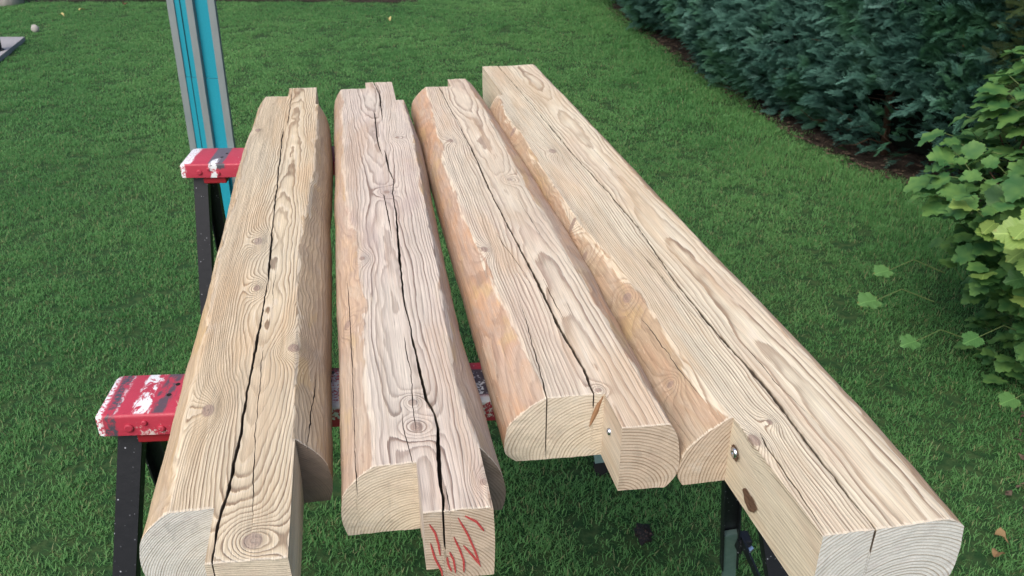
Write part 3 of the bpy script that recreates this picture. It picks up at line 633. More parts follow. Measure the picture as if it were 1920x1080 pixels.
def sawhorse(name, loc, rz, L, Wd, near, legs, label):
    t = empty(name, loc, rz); tag(t, label, 'sawhorse', 'sawhorses carrying the beams')
    # crossbar: folded channel, rounded front and back arrises, closed ends
    r = .005; prof = [(0, .775), (0, .81-r)]+[(r-r*math.cos(a), .81-r+r*math.sin(a)) for a in (R(30), R(60), R(90))]
    prof += [(Wd-p_[0], p_[1]) for p_ in reversed(prof)]; prof += [(Wd-.002, .775), (Wd-.002, .806), (.002, .806), (.002, .775)]
    xs = [0, .004, .012]+list(np.linspace(.05, L-.05, 24))+[L-.012, L-.004, L]; V = []; F = []; n = len(prof)
    for i, x in enumerate(xs):
        for (yy, zz) in prof:
            e = {0: .0035, 1: .001}.get(i, 0) or {len(xs)-1: .0035, len(xs)-2: .001}.get(i, 0)
            V.append((x, yy+(e if yy < Wd/2 else -e), zz-e*(zz > .79)+.0004*float(noise3(x*30, yy*40, zz*40))))
    for i in range(len(xs)-1):
        for k in range(n): F.append((i*n+k, i*n+(k+1) % n, (i+1)*n+(k+1) % n, (i+1)*n+k))
    half = len(prof)-4
    F.append(tuple(range(half))); F.append(tuple((len(xs)-1)*n+k for k in reversed(range(half))))
    bar = mesh('crossbar', V, F, paint(name+'_paint', near), t, smooth=True); bar.data.set_sharp_from_angle(angle=R(35))
    for (bx, bz, br_) in ((.045, .789, .0065), (.068, .797, .004), (.090, .786, .0052), (L-.05, .789, .0065), (L-.09, .786, .0052)):
        G().tube([(bx, .001, bz), (bx, -.0025, bz), (bx, -.0035, bz)], [br_, br_, br_*.7], 14).build('bolt', bar.data.materials[0], t, smooth=False)
    for (hx, hy) in ((.098, .075), (.092, .048), (L-.1, .07), (L-.1, .04)):
        G().tube([(hx, hy, .8085), (hx, hy, .8106)], .0035, 12).build('bolt_hole_disc', mrb, t)  # flat black discs stand in for the shade inside open holes
    for xx in (.05, L-.10): G().box(xx, xx+.055, .006, Wd-.006, .757, .7745).build('leg_bracket', mrd, t, bevel=.002)
    for (p0, p1) in legs:
        p0, p1 = Vector(p0), Vector(p1); f = 1 if p1.y > p0.y else -1
        pm = p0.lerp(p1, .80)
        g = G(); g.bar(p0, pm, .034, .003, off=(0, -.010*f)); g.bar(p0, pm, .003, .022, off=(-.0155, 0)); g.bar(p0, pm, .003, .022, off=(.0155, 0))
        lg = g.build('leg', mbk, t)
        G().bar(p0.lerp(p1, .62), p1, .027, .012).build('leg_extension', mgl, lg)
        G().bar(p1-Vector((0, 0, 0)), p1.lerp(p0, .04), .034, .024).build('rubber_foot', mrb, lg)
    for (a, b) in ((0, 1), (2, 3)):
        fr, re = [Vector(q) for q in legs[a]], [Vector(q) for q in legs[b]]
        s = .02 if a else -.02
        G().bar(re[0].lerp(re[1], .64)+Vector((s, -.01, 0)), fr[0].lerp(fr[1], .60)+Vector((s, .01, 0)), .004, .020).build('brace', mbk, t)
        pb = re[0].lerp(re[1], .66)+Vector((s*1.2, -.005, .0))
        kn = G(); kn.box(pb.x-.014, pb.x+.014, pb.y-.02, pb.y+.014, pb.z-.016, pb.z+.018); kn.build('hinge_bracket', mbk, t, bevel=.004)
        G().tube([(pb.x-.006, pb.y-.034, pb.z), (pb.x+.012, pb.y-.020, pb.z)], .007, 12).build('hinge_pin', mst, t)
    return t
def loc2(base, rz, p):                       # world -> horse local
    d = Vector((p[0]-base[0], p[1]-base[1])); c, s = math.cos(-rz), math.sin(-rz); return (c*d.x-s*d.y, s*d.x+c*d.y, p[2])
hb, hr = (-.592, 1.022), R(4)
legs = [((-.557, 1.06, .775), (-.655, .82, 0)), ((-.562, 1.10, .775), (-.665, 1.40, 0)), ((.365, 1.12, .775), (.52, .87, 0)), ((.355, 1.17, .775), (.487, 1.44, 0))]
sawhorse('sawhorse', (*hb, 0), hr, .985, .107, True, [(loc2(hb, hr, a), loc2(hb, hr, b)) for a, b in legs], 'nearer sawhorse, red crossbar splashed with white and grey paint, black legs')
hb, hr = (-.812, 2.052), R(3)
legs = [((-.775, 2.09, .775), (-.79, 1.86, 0)), ((-.772, 2.14, .775), (-.86, 2.40, 0)), ((.13, 2.13, .775), (.24, 1.87, 0)), ((.12, 2.19, .775), (.22, 2.45, 0))]
sawhorse('sawhorse', (*hb, 0), hr, .985, .122, False, [(loc2(hb, hr, a), loc2(hb, hr, b)) for a, b in legs], 'farther sawhorse, mostly plain red crossbar with a grey band, beside the turquoise post')

# ------------------------------------------------------------------ turquoise steel post on the lawn
mt_ = M('turquoise_paint', .42, .4); tn = mt_.noise(mt_.obj(), (14, 14, 5), 4); tn2 = mt_.noise(mt_.obj(), (160, 160, 160), 3); mt_.color(mt_.gain(mt_.mix(tn, (.010, .25, .35), (.020, .30, .40)), tn2*.25+.87)); mtq = mt_.m
mz = M('dull_grey_steel', .55, .4, .3); zn = mz.noise(mz.obj(), (50, 50, 12), 4); mz.color(mz.mix(zn, (.19, .23, .25), (.30, .33, .34))); mzk = mz.m
post = empty('steel_post', (-1.272, 3.60, 0)); post.rotation_euler = (0, R(1.0), R(-8)); post.scale = (1.06, 1, 1)
tag(post, 'tall turquoise and grey steel post standing on the lawn behind the farther sawhorse', 'post')
Hp = 2.6
for x0 in (-.094, .066): G().box(x0, x0+.028, -.012, .004, .10, Hp).build('flange', mzk, post, bevel=.001)
G().box(-.013, .014, -.026, .004, .10, Hp).build('centre_rib', mzk, post, bevel=.001)
zz = [.10, .62, 1.16, 1.70, Hp]
for i in range(4):
    for (x0, x1) in ((-.066, -.0135), (.0145, .066)):
        G().box(x0, x1, -.008+.0015*(i % 2), .0, zz[i]+.001, zz[i+1]-.001).build('panel', mtq, post)
G().box(-.0445, -.0425, -.0095, -.007, .10, Hp).build('seam', mrb, post)
sh = G(); pr_ = [(-.03, 0), (.06, 0), (.06, .30), (-.045, .30), (-.045, .25), (-.030, .235), (-.022, .21), (-.030, .185), (-.030, .14), (-.018, .12), (-.018, .09), (-.030, .07)]
for yy in (-.034, -.028): sh.V += [(x, yy, z) for x, z in pr_]
n = len(pr_); sh.F += [tuple(range(n)), tuple(reversed(range(n, 2*n)))]+[(i, i+n, (i+1) % n+n, (i+1) % n) for i in range(n)]
sh.build('base_plate', mtq, post)
G().box(-.02, .11, -.06, -.027, .30, .312).build('ledge', mtq, post)
for z in (.10, .21): G().tube([(-.008, -.033, z), (-.008, -.0385, z)], .007, 10).build('bolt', mzk, post)
G().box(-.09, .09, -.04, .04, 0, .012).build('foot_plate', mzk, post)

# ------------------------------------------------------------------ plants
def orient(d, roll=0):                      # euler turning local +Y to d with local Z as up-ish
    q = Vector(d).to_track_quat('Y', 'Z'); e = (q @ Matrix.Rotation(roll, 3, 'Y').to_quaternion()).to_euler(); return e
def spray(seed, Ln=.12, n=12, wide=.42, drop=.2):          # flat feathery conifer spray, along +Y
    g = random.Random(seed); V = []; F = []; C = []
    def quad(p, d, l, w_, c):
        p = Vector(p); d = Vector(d).normalized(); s = Vector((-d.y, d.x, g.uniform(-.25, .25))).normalized()*w_; b = len(V)
        V.extend([tuple(p-s*.5), tuple(p+d*l*.55-s+Vector((0, 0, .001))), tuple(p+d*l), tuple(p+d*l*.55+s)]); F.append((b, b+1, b+2, b+3)); C.extend([c, c, min(1, c+.35), c])
    quad((0, 0, 0), (0, 1, 0), Ln, .0016, .2)
    for i in range(n):
        f = (i+.6)/n
        for s in (-1, 1):
            l = Ln*wide*(1-f*.75)*g.uniform(.7, 1.1); a = g.uniform(.40, .70); d = Vector((s*math.sin(a), math.cos(a), g.uniform(-.15, .2)-drop*.4))
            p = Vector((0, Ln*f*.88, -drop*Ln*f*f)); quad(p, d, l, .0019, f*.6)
            m = max(2, int(l/.008))
            for k in range(m):
                ff = (k+.7)/m
                for s2 in (-1, 1):
                    a2 = math.atan2(d.x, d.y)+s2*g.uniform(.5, .8); l2 = l*.42*(1-ff*.6); quad(p+d*l*ff, (math.sin(a2), math.cos(a2), d.z+g.uniform(-.15, .15)), l2, .0018, min(1, f*.5+ff*.5))
    return V, F, C
def conifer_mat(name, ca, cb, cc, br):
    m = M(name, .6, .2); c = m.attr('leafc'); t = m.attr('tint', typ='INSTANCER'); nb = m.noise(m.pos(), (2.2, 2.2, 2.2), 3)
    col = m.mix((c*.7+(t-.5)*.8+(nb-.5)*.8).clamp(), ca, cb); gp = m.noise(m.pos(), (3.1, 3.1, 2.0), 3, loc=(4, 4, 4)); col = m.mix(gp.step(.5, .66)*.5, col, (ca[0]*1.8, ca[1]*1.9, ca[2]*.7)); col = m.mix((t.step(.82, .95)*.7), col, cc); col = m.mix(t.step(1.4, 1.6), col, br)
    return m.color(col).translucent(col, .15).m
mh = conifer_mat('blue_green_conifer', (.030, .095, .075), (.13, .29, .235), (.20, .37, .33), (.16, .06, .03))
mtw = M('brown_twig', .85, .2); tn = mtw.noise(mtw.obj(), (60, 60, 60), 3); mtw.color(mtw.mix(tn, (.03, .018, .012), (.10, .06, .04))); mtw = mtw.m
mcore = M('dark_core_shade', .95, .05).color((.006, .009, .007)).m  # near-black paint for the shade deep in the foliage
hedge = empty('conifer_hedge', (1.7, 6, 0)); tag(hedge, 'dense blue green clipped conifer hedge along the right side of the lawn', 'hedge')
hx0, hy0 = 1.7, 6.0
n = 60000; yy = 3.45+(rng.random(n)**1.25)*6.6; zz = rng.random(n)**.85*2.0+.03
kp = ~((yy < 4.5) & (zz < .42) & (rng.random(n) < .8)); yy = yy[kp]; zz = zz[kp]; n = len(yy)
bulge = .10*noise3(yy*1.9, zz*1.6, 1)+.06*noise3(yy*4.5, zz*4, 2)
faceoff = .03+.13*np.exp(-(zz/.22)**2)-.10*np.sin(np.clip(zz, 0, 1)*math.pi)*.4+.09*(zz-.9)*.3
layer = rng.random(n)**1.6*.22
hx = hedge_x(yy)+faceoff-bulge+layer-.10*sstep(.15, .5, zz)
# near end of the hedge turns round to the right
endr = np.clip((4.15-yy)/.7, 0, 1); hx = hx+endr**2*.75*rng.random(n)**.4
Pp = np.stack([hx-hx0, yy-hy0, zz], 1); Rr = np.zeros((n, 3))
for i in range(n):
    d = Vector((-1+random.uniform(-.1, .6), random.uniform(-.75, .55)-.6*endr[i], random.uniform(-.25, 1.0))).normalized(); e = orient(d, random.gauss(0, .7)); Rr[i] = e
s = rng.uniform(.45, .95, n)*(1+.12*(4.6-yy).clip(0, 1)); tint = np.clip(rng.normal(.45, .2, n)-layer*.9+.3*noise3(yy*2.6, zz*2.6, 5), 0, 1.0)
tint = np.where(rng.random(n) < .0012, 1.8, tint)
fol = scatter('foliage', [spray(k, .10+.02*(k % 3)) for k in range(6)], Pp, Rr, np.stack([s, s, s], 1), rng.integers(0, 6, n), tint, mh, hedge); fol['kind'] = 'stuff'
# near-black core added inside the hedge to block light
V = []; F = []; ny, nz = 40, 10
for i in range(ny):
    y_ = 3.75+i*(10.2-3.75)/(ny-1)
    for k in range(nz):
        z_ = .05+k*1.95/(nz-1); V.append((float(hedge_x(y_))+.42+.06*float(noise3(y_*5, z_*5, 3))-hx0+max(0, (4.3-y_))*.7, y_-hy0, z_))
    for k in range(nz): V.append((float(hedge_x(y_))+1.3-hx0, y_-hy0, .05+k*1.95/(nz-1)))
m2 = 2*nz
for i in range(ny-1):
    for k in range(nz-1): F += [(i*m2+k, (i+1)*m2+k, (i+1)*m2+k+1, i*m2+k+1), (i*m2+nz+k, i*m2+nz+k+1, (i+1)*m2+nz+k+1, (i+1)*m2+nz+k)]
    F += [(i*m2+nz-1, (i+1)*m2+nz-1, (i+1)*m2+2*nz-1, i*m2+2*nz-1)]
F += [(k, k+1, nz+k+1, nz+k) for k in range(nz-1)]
mesh('light_blocking_core', V, F, mcore, hedge)
for i, y_ in enumerate(np.arange(3.9, 9.6, .48)):
    x_ = float(hedge_x(y_))+.30-hx0; yl = float(y_)-hy0
    G().tube([(x_, yl, 0), (x_-.02, yl+.03, .3), (x_+.05, yl-.02, .8)], [.022, .018, .012], 7).build('stem', mtw, hedge, smooth=True)
for k in range(46):                           # bare low twigs showing under the skirt
    y_ = random.uniform(3.6, 8.5) if k > 26 else random.uniform(3.5, 4.7); x_ = float(hedge_x(y_))+.28+max(0, 4.2-y_)*.6; a = random.uniform(2.4, 4.2); l = random.uniform(.15, .4); z0 = random.uniform(.05, .5)
    pts = [(x_-hx0, y_-hy0, z0)]
    for q in range(4): a += random.uniform(-.35, .35); pts.append((pts[-1][0]+math.cos(a)*l/4, pts[-1][1]+math.sin(a)*l/4, pts[-1][2]+random.uniform(-.02, .06)))
    G().tube(pts, [.004, .0035, .003, .002, .001], 5, False).build('twig', mtw, hedge, smooth=True)

# yew-like conifer behind the leafy shrub
my = conifer_mat('olive_conifer', (.02, .035, .014), (.08, .12, .04), (.16, .18, .06), (.12, .05, .02))
yew = empty('evergreen_bush', (2.45, 3.3, 0)); tag(yew, 'dark olive evergreen bush behind the leafy shrub at the right edge', 'bush')
n = 3800; th = rng.uniform(0, 2*math.pi, n); ph = np.arccos(rng.uniform(-1, 1, n)); rr = .62*(.75+.25*rng.random(n))*(1+.10*noise3(th*3, ph*5, 1))
Pp = np.stack([rr*np.sin(ph)*np.cos(th), rr*np.sin(ph)*np.sin(th), 1.0+1.35*rr*np.cos(ph)], 1); Rr = np.zeros((n, 3))
for i in range(n):
    d = Vector(Pp[i])-Vector((0, 0, .9)); d = d.normalized()+Vector((random.gauss(0, .4), random.gauss(0, .4), random.gauss(.2, .4))); Rr[i] = orient(d.normalized(), random.gauss(0, 1))
s = rng.uniform(.5, 1.0, n)
f2 = scatter('foliage', [spray(20+k, .09, 9, .35, .1) for k in range(4)], Pp, Rr, np.stack([s, s, s], 1), rng.integers(0, 4, n), np.clip(rng.normal(.45, .22, n), 0, 1), my, yew); f2['kind'] = 'stuff'
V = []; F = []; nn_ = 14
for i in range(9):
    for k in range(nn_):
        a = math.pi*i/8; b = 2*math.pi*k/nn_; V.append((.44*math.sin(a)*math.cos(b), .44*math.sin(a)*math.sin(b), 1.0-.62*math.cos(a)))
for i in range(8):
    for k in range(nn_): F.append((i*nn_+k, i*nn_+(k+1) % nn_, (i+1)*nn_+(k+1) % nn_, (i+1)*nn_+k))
mesh('light_blocking_core', V, F, mcore, yew)  # added dark core that keeps light out of the bush
G().tube([(0, 0, 0), (.02, .01, .5), (0, 0, 1.1)], [.045, .035, .02], 9).build('trunk', mtw, yew, smooth=True)

# leafy shrub
def leaf_mesh(seed, name, mat):
    g = random.Random(seed); lobes = 3 if seed % 2 else 5
    V = [(0, .0, 0), (0, .30, 0), (0, .62, 0)]; out = []
    N = 34
    for i in range(N):
        a = -math.pi*.90+2*math.pi*.90*i/(N-1)       # angle from +Y, leaving a notch at the petiole
        if lobes == 3: r_ = .45+.20*math.exp(-(a/.50)**2)+.12*(math.exp(-((abs(a)-1.05)/.36)**2))+.03*math.exp(-((abs(a)-2.1)/.4)**2)
        else: r_ = .43+.20*math.exp(-(a/.40)**2)+.13*math.exp(-((abs(a)-.98)/.30)**2)+.07*math.exp(-((abs(a)-1.9)/.38)**2)
        r_ *= 1+(.065 if i % 2 else -.05)+g.uniform(-.03, .03)
        x, y = r_*math.sin(a), .30+r_*math.cos(a)*.95
        cup = g.uniform(.9, 1.1)*(.16*abs(x)-.22*max(0, y-.35)**2-.10*x*x)+.02*math.sin(a*7)
        out.append((x, y, cup))
    V += out; b = 3; F = []
    for i in range(N-1):
        p_, q_ = out[i], out[i+1]; my_ = (p_[1]+q_[1])/2
        c_ = 2 if my_ > .62 else (1 if my_ > .12 else 0)
        F.append((c_, b+i+1, b+i))
    # stitch the midrib
    ii = [2 if (out[i][1]+out[i+1][1])/2 > .62 else (1 if (out[i][1]+out[i+1][1])/2 > .12 else 0) for i in range(N-1)]
    for i in range(N-2):
        if ii[i] != ii[i+1]: F.append((ii[i], ii[i+1], b+i+1))
    me = bpy.data.meshes.new(name); me.from_pydata(V, [], F); me.update(); me.materials.append(mat)
    me.polygons.foreach_set('use_smooth', [True]*len(F)); return me
def leaf_mat(name, c1, c2, edge):
    m = M(name, .45, .35); o_ = m.obj(); x, y, z = m.xyz(o_); oi = m.T.nodes.new('ShaderNodeObjectInfo'); rnd = X(m.T, oi.outputs['Random'])
    nz = m.noise(o_, (3, 3, 3), 3); 
    vein = ((y-.1)-x.abs()*1.0)*7.0; v_ = 1-(vein.frac()-.5).abs().step(.0, .09); mid_ = 1-x.abs().step(.008, .03)
    c = m.mix((nz*.6+rnd*.6-.1).clamp(), c1, c2); c = m.mix((v_*.25).max(mid_*.45), c, tuple(min(1, q*1.7) for q in c2))
    c = m.mix(((x*x+(y-.35)*(y-.35)).step(.16, .30))*nz.step(.48, .58)*rnd.step(.45, .7)*.7, c, edge)
    m.color(c).translucent(c, .35); return m.m
LM = [leaf_mat('bright_leaf', (.19, .33, .08), (.31, .43, .12), (.28, .24, .05)), leaf_mat('mid_leaf', (.07, .19, .06), (.14, .29, .09), (.22, .15, .04)), leaf_mat('deep_leaf', (.06, .17, .055), (.12, .26, .08), (.15, .09, .03))]
leaves = [[leaf_mesh(s_, 'leaf', m_) for s_ in range(4)] for m_ in LM]
shrub = empty('leafy_shrub', (1.78, 2.35, 0)); tag(shrub, 'bright green broad leaved shrub with lobed leaves at the right edge of the lawn', 'shrub')
def sh_r(z): return float(np.interp(z, [0, .15, .3, .5, .65, .8, .95, 1.1], [.28, .32, .36, .46, .54, .48, .34, .10]))
bmesh_ = G(); stems = []
for k in range(13):
    a = random.uniform(0, 6.283); hh = random.uniform(.6, 1.0); pts = [(.06*math.cos(a), .06*math.sin(a), 0)]
    for q in range(1, 6):
        z = hh*q/5; rr_ = (.06+.75*sh_r(z)*(q/5)**1.2*random.uniform(.8, 1.0)); pts.append((rr_*math.cos(a)+random.uniform(-.02, .02), rr_*math.sin(a)+random.uniform(-.02, .02), z))
    G().tube(pts, [.008, .007, .006, .005, .004, .002], 6, False).build('branch', mtw, shrub, smooth=True)
cnt = 0; petiole_mat = M('green_petiole', .5, .3).color((.12, .17, .06)).m
def place_leaf(p, d, up, s, mi):
    d = Vector(d).normalized(); up = Vector(up); xx = d.cross(up).normalized(); zz_ = xx.cross(d)
    o = bpy.data.objects.new('leaf', random.choice(leaves[mi])); o.matrix_basis = Matrix.Translation(p) @ Matrix((xx, d, zz_)).transposed().to_4x4() @ Matrix.Diagonal((s, s, s*random.uniform(.7, 1.6), 1))
    return o
allleaf = []
def petiole(p, d, l=.05):
    p = Vector(p); q_ = p-Vector(d).normalized()*l*.7+Vector((0, 0, -l*.5)); return q_
pet = G()
for k in range(2300):
    z = 1.0*random.random()**.85+.03; 
    if z < .25 and random.random() < .35: continue
    a = random.uniform(0, 6.283)
    fr = 1-abs(random.gauss(0, .20)); r_ = sh_r(z)*max(.35, fr)*(1+.24*float(noise3(a*1.9, z*5, 1))+.16*float(noise3(a*5, z*12, 2)))
    p = Vector((r_*math.cos(a), r_*math.sin(a), z))
    out_ = Vector((math.cos(a), math.sin(a), random.uniform(-.75, .25)))+Vector((random.gauss(0, .35), random.gauss(0, .35), 0)); up = Vector((math.cos(a)*.5+random.gauss(0, .25), math.sin(a)*.5+random.gauss(0, .25), 1))
    s_ = random.uniform(.038, .088)*(1 if z > .3 else .85)
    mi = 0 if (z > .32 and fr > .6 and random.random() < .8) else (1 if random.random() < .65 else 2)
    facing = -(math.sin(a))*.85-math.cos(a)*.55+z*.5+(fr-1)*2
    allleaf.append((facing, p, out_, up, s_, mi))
    pet.tube([p, petiole(p, out_)], [.0010, .0013], 4, False)
for (x, y, z, s_) in ((-.74, -.13, .34, .068), (-.69, -.06, .40, .055), (-.63, -.19, .24, .058), (-.46, -.20, .26, .06), (-.37, -.30, .12, .06)):
    d = Vector((-1, -.4, random.uniform(-.3, .1))); allleaf.append((9, Vector((x, y, z)), d, Vector((-.1, -.3, 1)), s_, 1)); p = Vector((x, y, z)); pet.tube([p, p+Vector((.08, .03, .02)), p+Vector((.22, .10, -.06))], [.0012, .0013, .0018], 5, False)
allleaf.sort(key=lambda t: -t[0])
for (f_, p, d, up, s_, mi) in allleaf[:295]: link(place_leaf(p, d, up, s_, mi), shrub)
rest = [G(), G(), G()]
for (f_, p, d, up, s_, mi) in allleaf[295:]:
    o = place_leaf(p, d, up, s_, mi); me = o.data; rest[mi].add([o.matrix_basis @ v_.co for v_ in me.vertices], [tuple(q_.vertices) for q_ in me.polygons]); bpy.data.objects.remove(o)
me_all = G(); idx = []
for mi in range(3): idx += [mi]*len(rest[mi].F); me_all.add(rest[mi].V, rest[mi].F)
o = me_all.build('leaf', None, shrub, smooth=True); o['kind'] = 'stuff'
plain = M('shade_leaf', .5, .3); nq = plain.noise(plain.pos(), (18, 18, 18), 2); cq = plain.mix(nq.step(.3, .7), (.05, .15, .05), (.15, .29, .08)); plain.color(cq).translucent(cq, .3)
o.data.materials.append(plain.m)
pet.build('petiole', petiole_mat, shrub, smooth=True)['kind'] = 'stuff'

# ------------------------------------------------------------------ small things
mdl = M('dry_leaf', .8, .2); c1 = mdl.noise(mdl.obj(), (60, 60, 60), 2); OI = mdl.T.nodes.new('ShaderNodeObjectInfo'); rr_ = X(mdl.T, OI.outputs['Random']); mdl.color(mdl.mix((c1*.5+rr_*.6).clamp(), (.14, .08, .04), (.26, .18, .09))); mdl = mdl.m
mdy = M('yellow_leaf', .7, .2); c1 = mdy.noise(mdy.obj(), (60, 60, 60), 2); mdy.color(mdy.mix(c1, (.42, .36, .14), (.55, .48, .22))); mdy = mdy.m
def fallen(x, y, s_, mat, label, rz, z=.035):
    V = []; F = []; N = 12
    for i in range(N):
        a = 2*math.pi*i/N; r_ = s_*(.5+.12*math.sin(3*a)+random.uniform(-.06, .06)); V.append((r_*math.cos(a)*.7, r_*math.sin(a)*1.2, .25*s_*math.sin(2*a+1)+random.uniform(-.05, .05)*s_))
    V.append((0, 0, 0)); F = [(i, (i+1) % N, N) for i in range(N)]
    o = mesh('fallen_leaf', V, F, mat); o.location = (x, y, z); o.rotation_euler = (random.uniform(-.3, .3), random.uniform(-.3, .3), rz)
    return tag(o, label, 'leaf', 'fallen leaves')
fallen(-1.052, 7.786, .05, mdy, 'pale yellow fallen leaf on the lawn right of the turquoise post', .3)
fallen(-3.923, 7.945, .05, mdy, 'yellowish fallen leaf on the lawn, leftmost of those near the back bed', 1.1)
fallen(-3.86, 8.19, .045, mdy, 'yellowish fallen leaf just behind the leftmost one on the far lawn', 2.1)
fallen(-3.586, 8.486, .06, mdl, 'brownish fallen leaf at the far edge of the lawn beside the soil bed', .1)
fallen(1.175, 1.60, .036, mdl, 'dry brown fallen leaf beside the end of the longest beam', .7)
fallen(1.140, 1.545, .030, mdl, 'smaller dry curled leaf just below the brown one near the longest beam', 1.9)
fallen(.34, 4.9, .03, mdl, 'tiny dry leaf on the open lawn behind the beams', 1.9)
# withered spray hanging in the hedge
o = G().tube([(0, 0, 0), (.01, -.01, -.04), (.004, -.012, -.085)], [.002, .006, .002], 6).build('withered_twig', M('rusty_twig', .8, .2).color((.35, .09, .04)).m); o.location = (1.93, 3.86, .74)
tag(o, 'rust coloured withered twig caught in the hedge above the leafy shrub', 'twig')
# soil litter
V = []; F = []
for k in range(1800):
    y = random.uniform(1.2, 8.5); x = float(bed_edge(y))-.02+abs(random.gauss(0, .22)); a = random.uniform(0, 6.28); l = random.uniform(.006, .022); w_ = l*random.uniform(.2, .5); z = .012+random.uniform(0, .018); b = len(V)
    c_, s_ = math.cos(a), math.sin(a)
    V += [(x+c_*l-s_*0, y+s_*l, z+random.uniform(-.004, .006)), (x-s_*w_, y+c_*w_, z+.003), (x-c_*l, y-s_*l, z+random.uniform(-.004, .006)), (x+s_*w_, y-c_*w_, z)]; F.append((b, b+1, b+2, b+3))
ml = M('litter', .9, .1); ln = ml.noise(ml.pos(), (45, 45, 45), 3); ml.color(ml.mix(ln.step(.35, .65), (.04, .03, .022), (.13, .095, .07)))
tag(mesh('leaf_litter', V, F, ml.m), 'dry brown leaf litter scattered on the soil along the hedge', 'litter', kind='stuff')
# charred looking crumpled scrap on the grass
V = []; F = []; N = 16
for i in range(7):
    for k in range(N):
        a = 2*math.pi*k/N; h_ = math.pi*i/6; r_ = .024*(1+.55*float(noise3(math.cos(a)*3+i, math.sin(a)*3, i*1.7, 2))+.3*float(noise3(a*9, i*3, 5)))
        V.append((r_*math.sin(h_)*math.cos(a)*.85, r_*math.sin(h_)*math.sin(a)*1.25, .012-.012*math.cos(h_)*(1+.5*random.random())))
for i in range(6):
    for k in range(N): F.append((i*N+k, i*N+(k+1) % N, (i+1)*N+(k+1) % N, (i+1)*N+k))
mk_ = M('charred_bark', .6, .4); kn_ = mk_.noise(mk_.obj(), (260, 260, 260), 3); mk_.color(mk_.mix(kn_.step(.55, .7), (.004, .003, .003), (.10, .05, .04))).bump(kn_, .004)
o = mesh('bark_scrap', V, F, mk_.m); o.location = (.316, 1.601, .030); tag(o, 'small crumpled black scrap lying on the grass below the third beam', 'scrap')
# left edge: dark post on the paving, stone on the lawn, trunk and low plants in the back bed
mdk = M('dark_painted_metal', .5, .4).color((.015, .018, .028)).m
pl = empty('dark_post', (-3.80, 6.60, .0)); tag(pl, 'dark upright post standing on the paving at the far left edge', 'post')
G().tube([(0, 0, .035), (.004, 0, .06), (.01, 0, .3), (.004, 0, .7), (0, 0, 1.6)], [.028, .034, .038, .034, .03], 12).build('shaft', mdk, pl, smooth=True)
G().tube([(0, 0, .035), (0, 0, .045)], [.05, .05], 14).build('foot_plate', mdk, pl)
V = []; F = []; N = 12
for i in range(6):
    for k in range(N):
        a = 2*math.pi*k/N; h_ = math.pi*i/5; r_ = .022*(1+.2*float(noise3(math.cos(a)*2, math.sin(a)*2, i)));  V.append((r_*math.sin(h_)*math.cos(a)*1.5, r_*math.sin(h_)*math.sin(a), .02-.035*math.cos(h_)))
for i in range(5):
    for k in range(N): F.append((i*N+k, i*N+(k+1) % N, (i+1)*N+(k+1) % N, (i+1)*N+k))
mrk = M('pale_stone', .85, .2); rn = mrk.noise(mrk.obj(), (30, 30, 30), 4); mrk.color(mrk.mix(rn, (.28, .27, .25), (.5, .48, .46))).bump(rn, .004)
o = mesh('stone', V, F, mrk.m, smooth=True); o.location = (-3.88, 7.36, .015); tag(o, 'pale flat stone on the lawn behind the paving corner', 'stone')
tr = empty('garden_tree', (-4.72, 8.62, 0)); tag(tr, 'slim grey tree trunk in the soil bed at the far left corner', 'tree')
G().tube([(0, 0, -.02), (.01, 0, .1), (.0, .01, .8), (.03, .02, 1.7), (.02, .04, 2.3)], [.13, .10, .085, .07, .04], 12).build('trunk', mrk.m, tr, smooth=True)
for k in range(6):
    a = k*1.05; G().tube([(.02, .02, 1.5+.12*k), (.02+.25*math.cos(a), .25*math.sin(a), 1.9+.1*k), (.02+.55*math.cos(a), .55*math.sin(a), 2.15+.12*k)], [.03, .02, .008], 7, False).build('limb', mrk.m, tr, smooth=True)
crown = G(); g_ = random.Random(4)
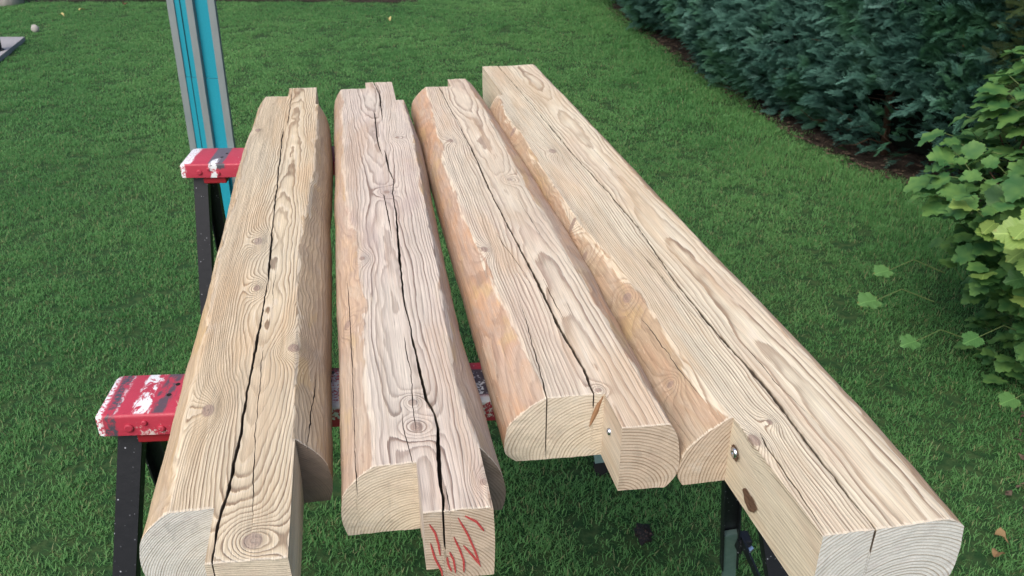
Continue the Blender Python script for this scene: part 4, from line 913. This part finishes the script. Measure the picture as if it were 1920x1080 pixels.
for k in range(2600):
    a, h_ = g_.uniform(0, 6.283), math.acos(g_.uniform(-1, 1)); r_ = .85*g_.random()**.4*(1+.25*float(noise3(a*2, h_*3, 4))); p = Vector((r_*math.sin(h_)*math.cos(a), r_*math.sin(h_)*math.sin(a), 2.6+.75*r_*math.cos(h_)))
    d = Vector((g_.gauss(0, 1), g_.gauss(0, 1), g_.gauss(-.2, .6))).normalized(); s_ = d.cross(Vector((g_.gauss(0, .4), g_.gauss(0, .4), 1))).normalized(); l = g_.uniform(.04, .07)
    crown.add([p, p+d*l*.5+s_*l*.28, p+d*l, p+d*l*.5-s_*l*.28], [(0, 1, 2, 3)])
crown.build('crown', plain.m, tr)['kind'] = 'stuff'
mlow = conifer_mat('back_plants', (.012, .035, .012), (.05, .11, .03), (.10, .16, .05), (.12, .06, .03))
for i, (bx, by, br_) in enumerate(((-3.4, 9.75, .45), (-2.5, 9.8, .5), (-1.6, 9.75, .45))):
    e = empty('low_bush', (bx, by, 0)); tag(e, ['low dark bush in the back soil bed, nearest the tree trunk', 'low dark bush in the middle of the back soil bed', 'low dark bush in the back soil bed, nearest the hedge'][i], 'bush', 'low bushes in the back bed')
    n = 700; th = rng.uniform(0, 2*math.pi, n); ph = np.arccos(rng.uniform(0, 1, n)); rr = br_*(.6+.4*rng.random(n)); Pp = np.stack([rr*np.sin(ph)*np.cos(th), rr*np.sin(ph)*np.sin(th), .05+1.2*rr*np.cos(ph)], 1)
    Rr = np.array([orient((Vector(q_)+Vector((random.gauss(0, .15), random.gauss(0, .15), .1))).normalized(), random.gauss(0, 1)) for q_ in Pp]); s = rng.uniform(.9, 1.5, n)
    ff = scatter('foliage', [spray(60+k, .11, 8, .5) for k in range(3)], Pp, Rr, np.stack([s, s, s], 1), rng.integers(0, 3, n), np.clip(rng.normal(.4, .2, n), 0, 1), mlow, e); ff['kind'] = 'stuff'
    G().tube([(0, 0, 0), (0, .02, .3)], [.02, .012], 7).build('stem', mtw, e)
bpy.context.view_layer.update()
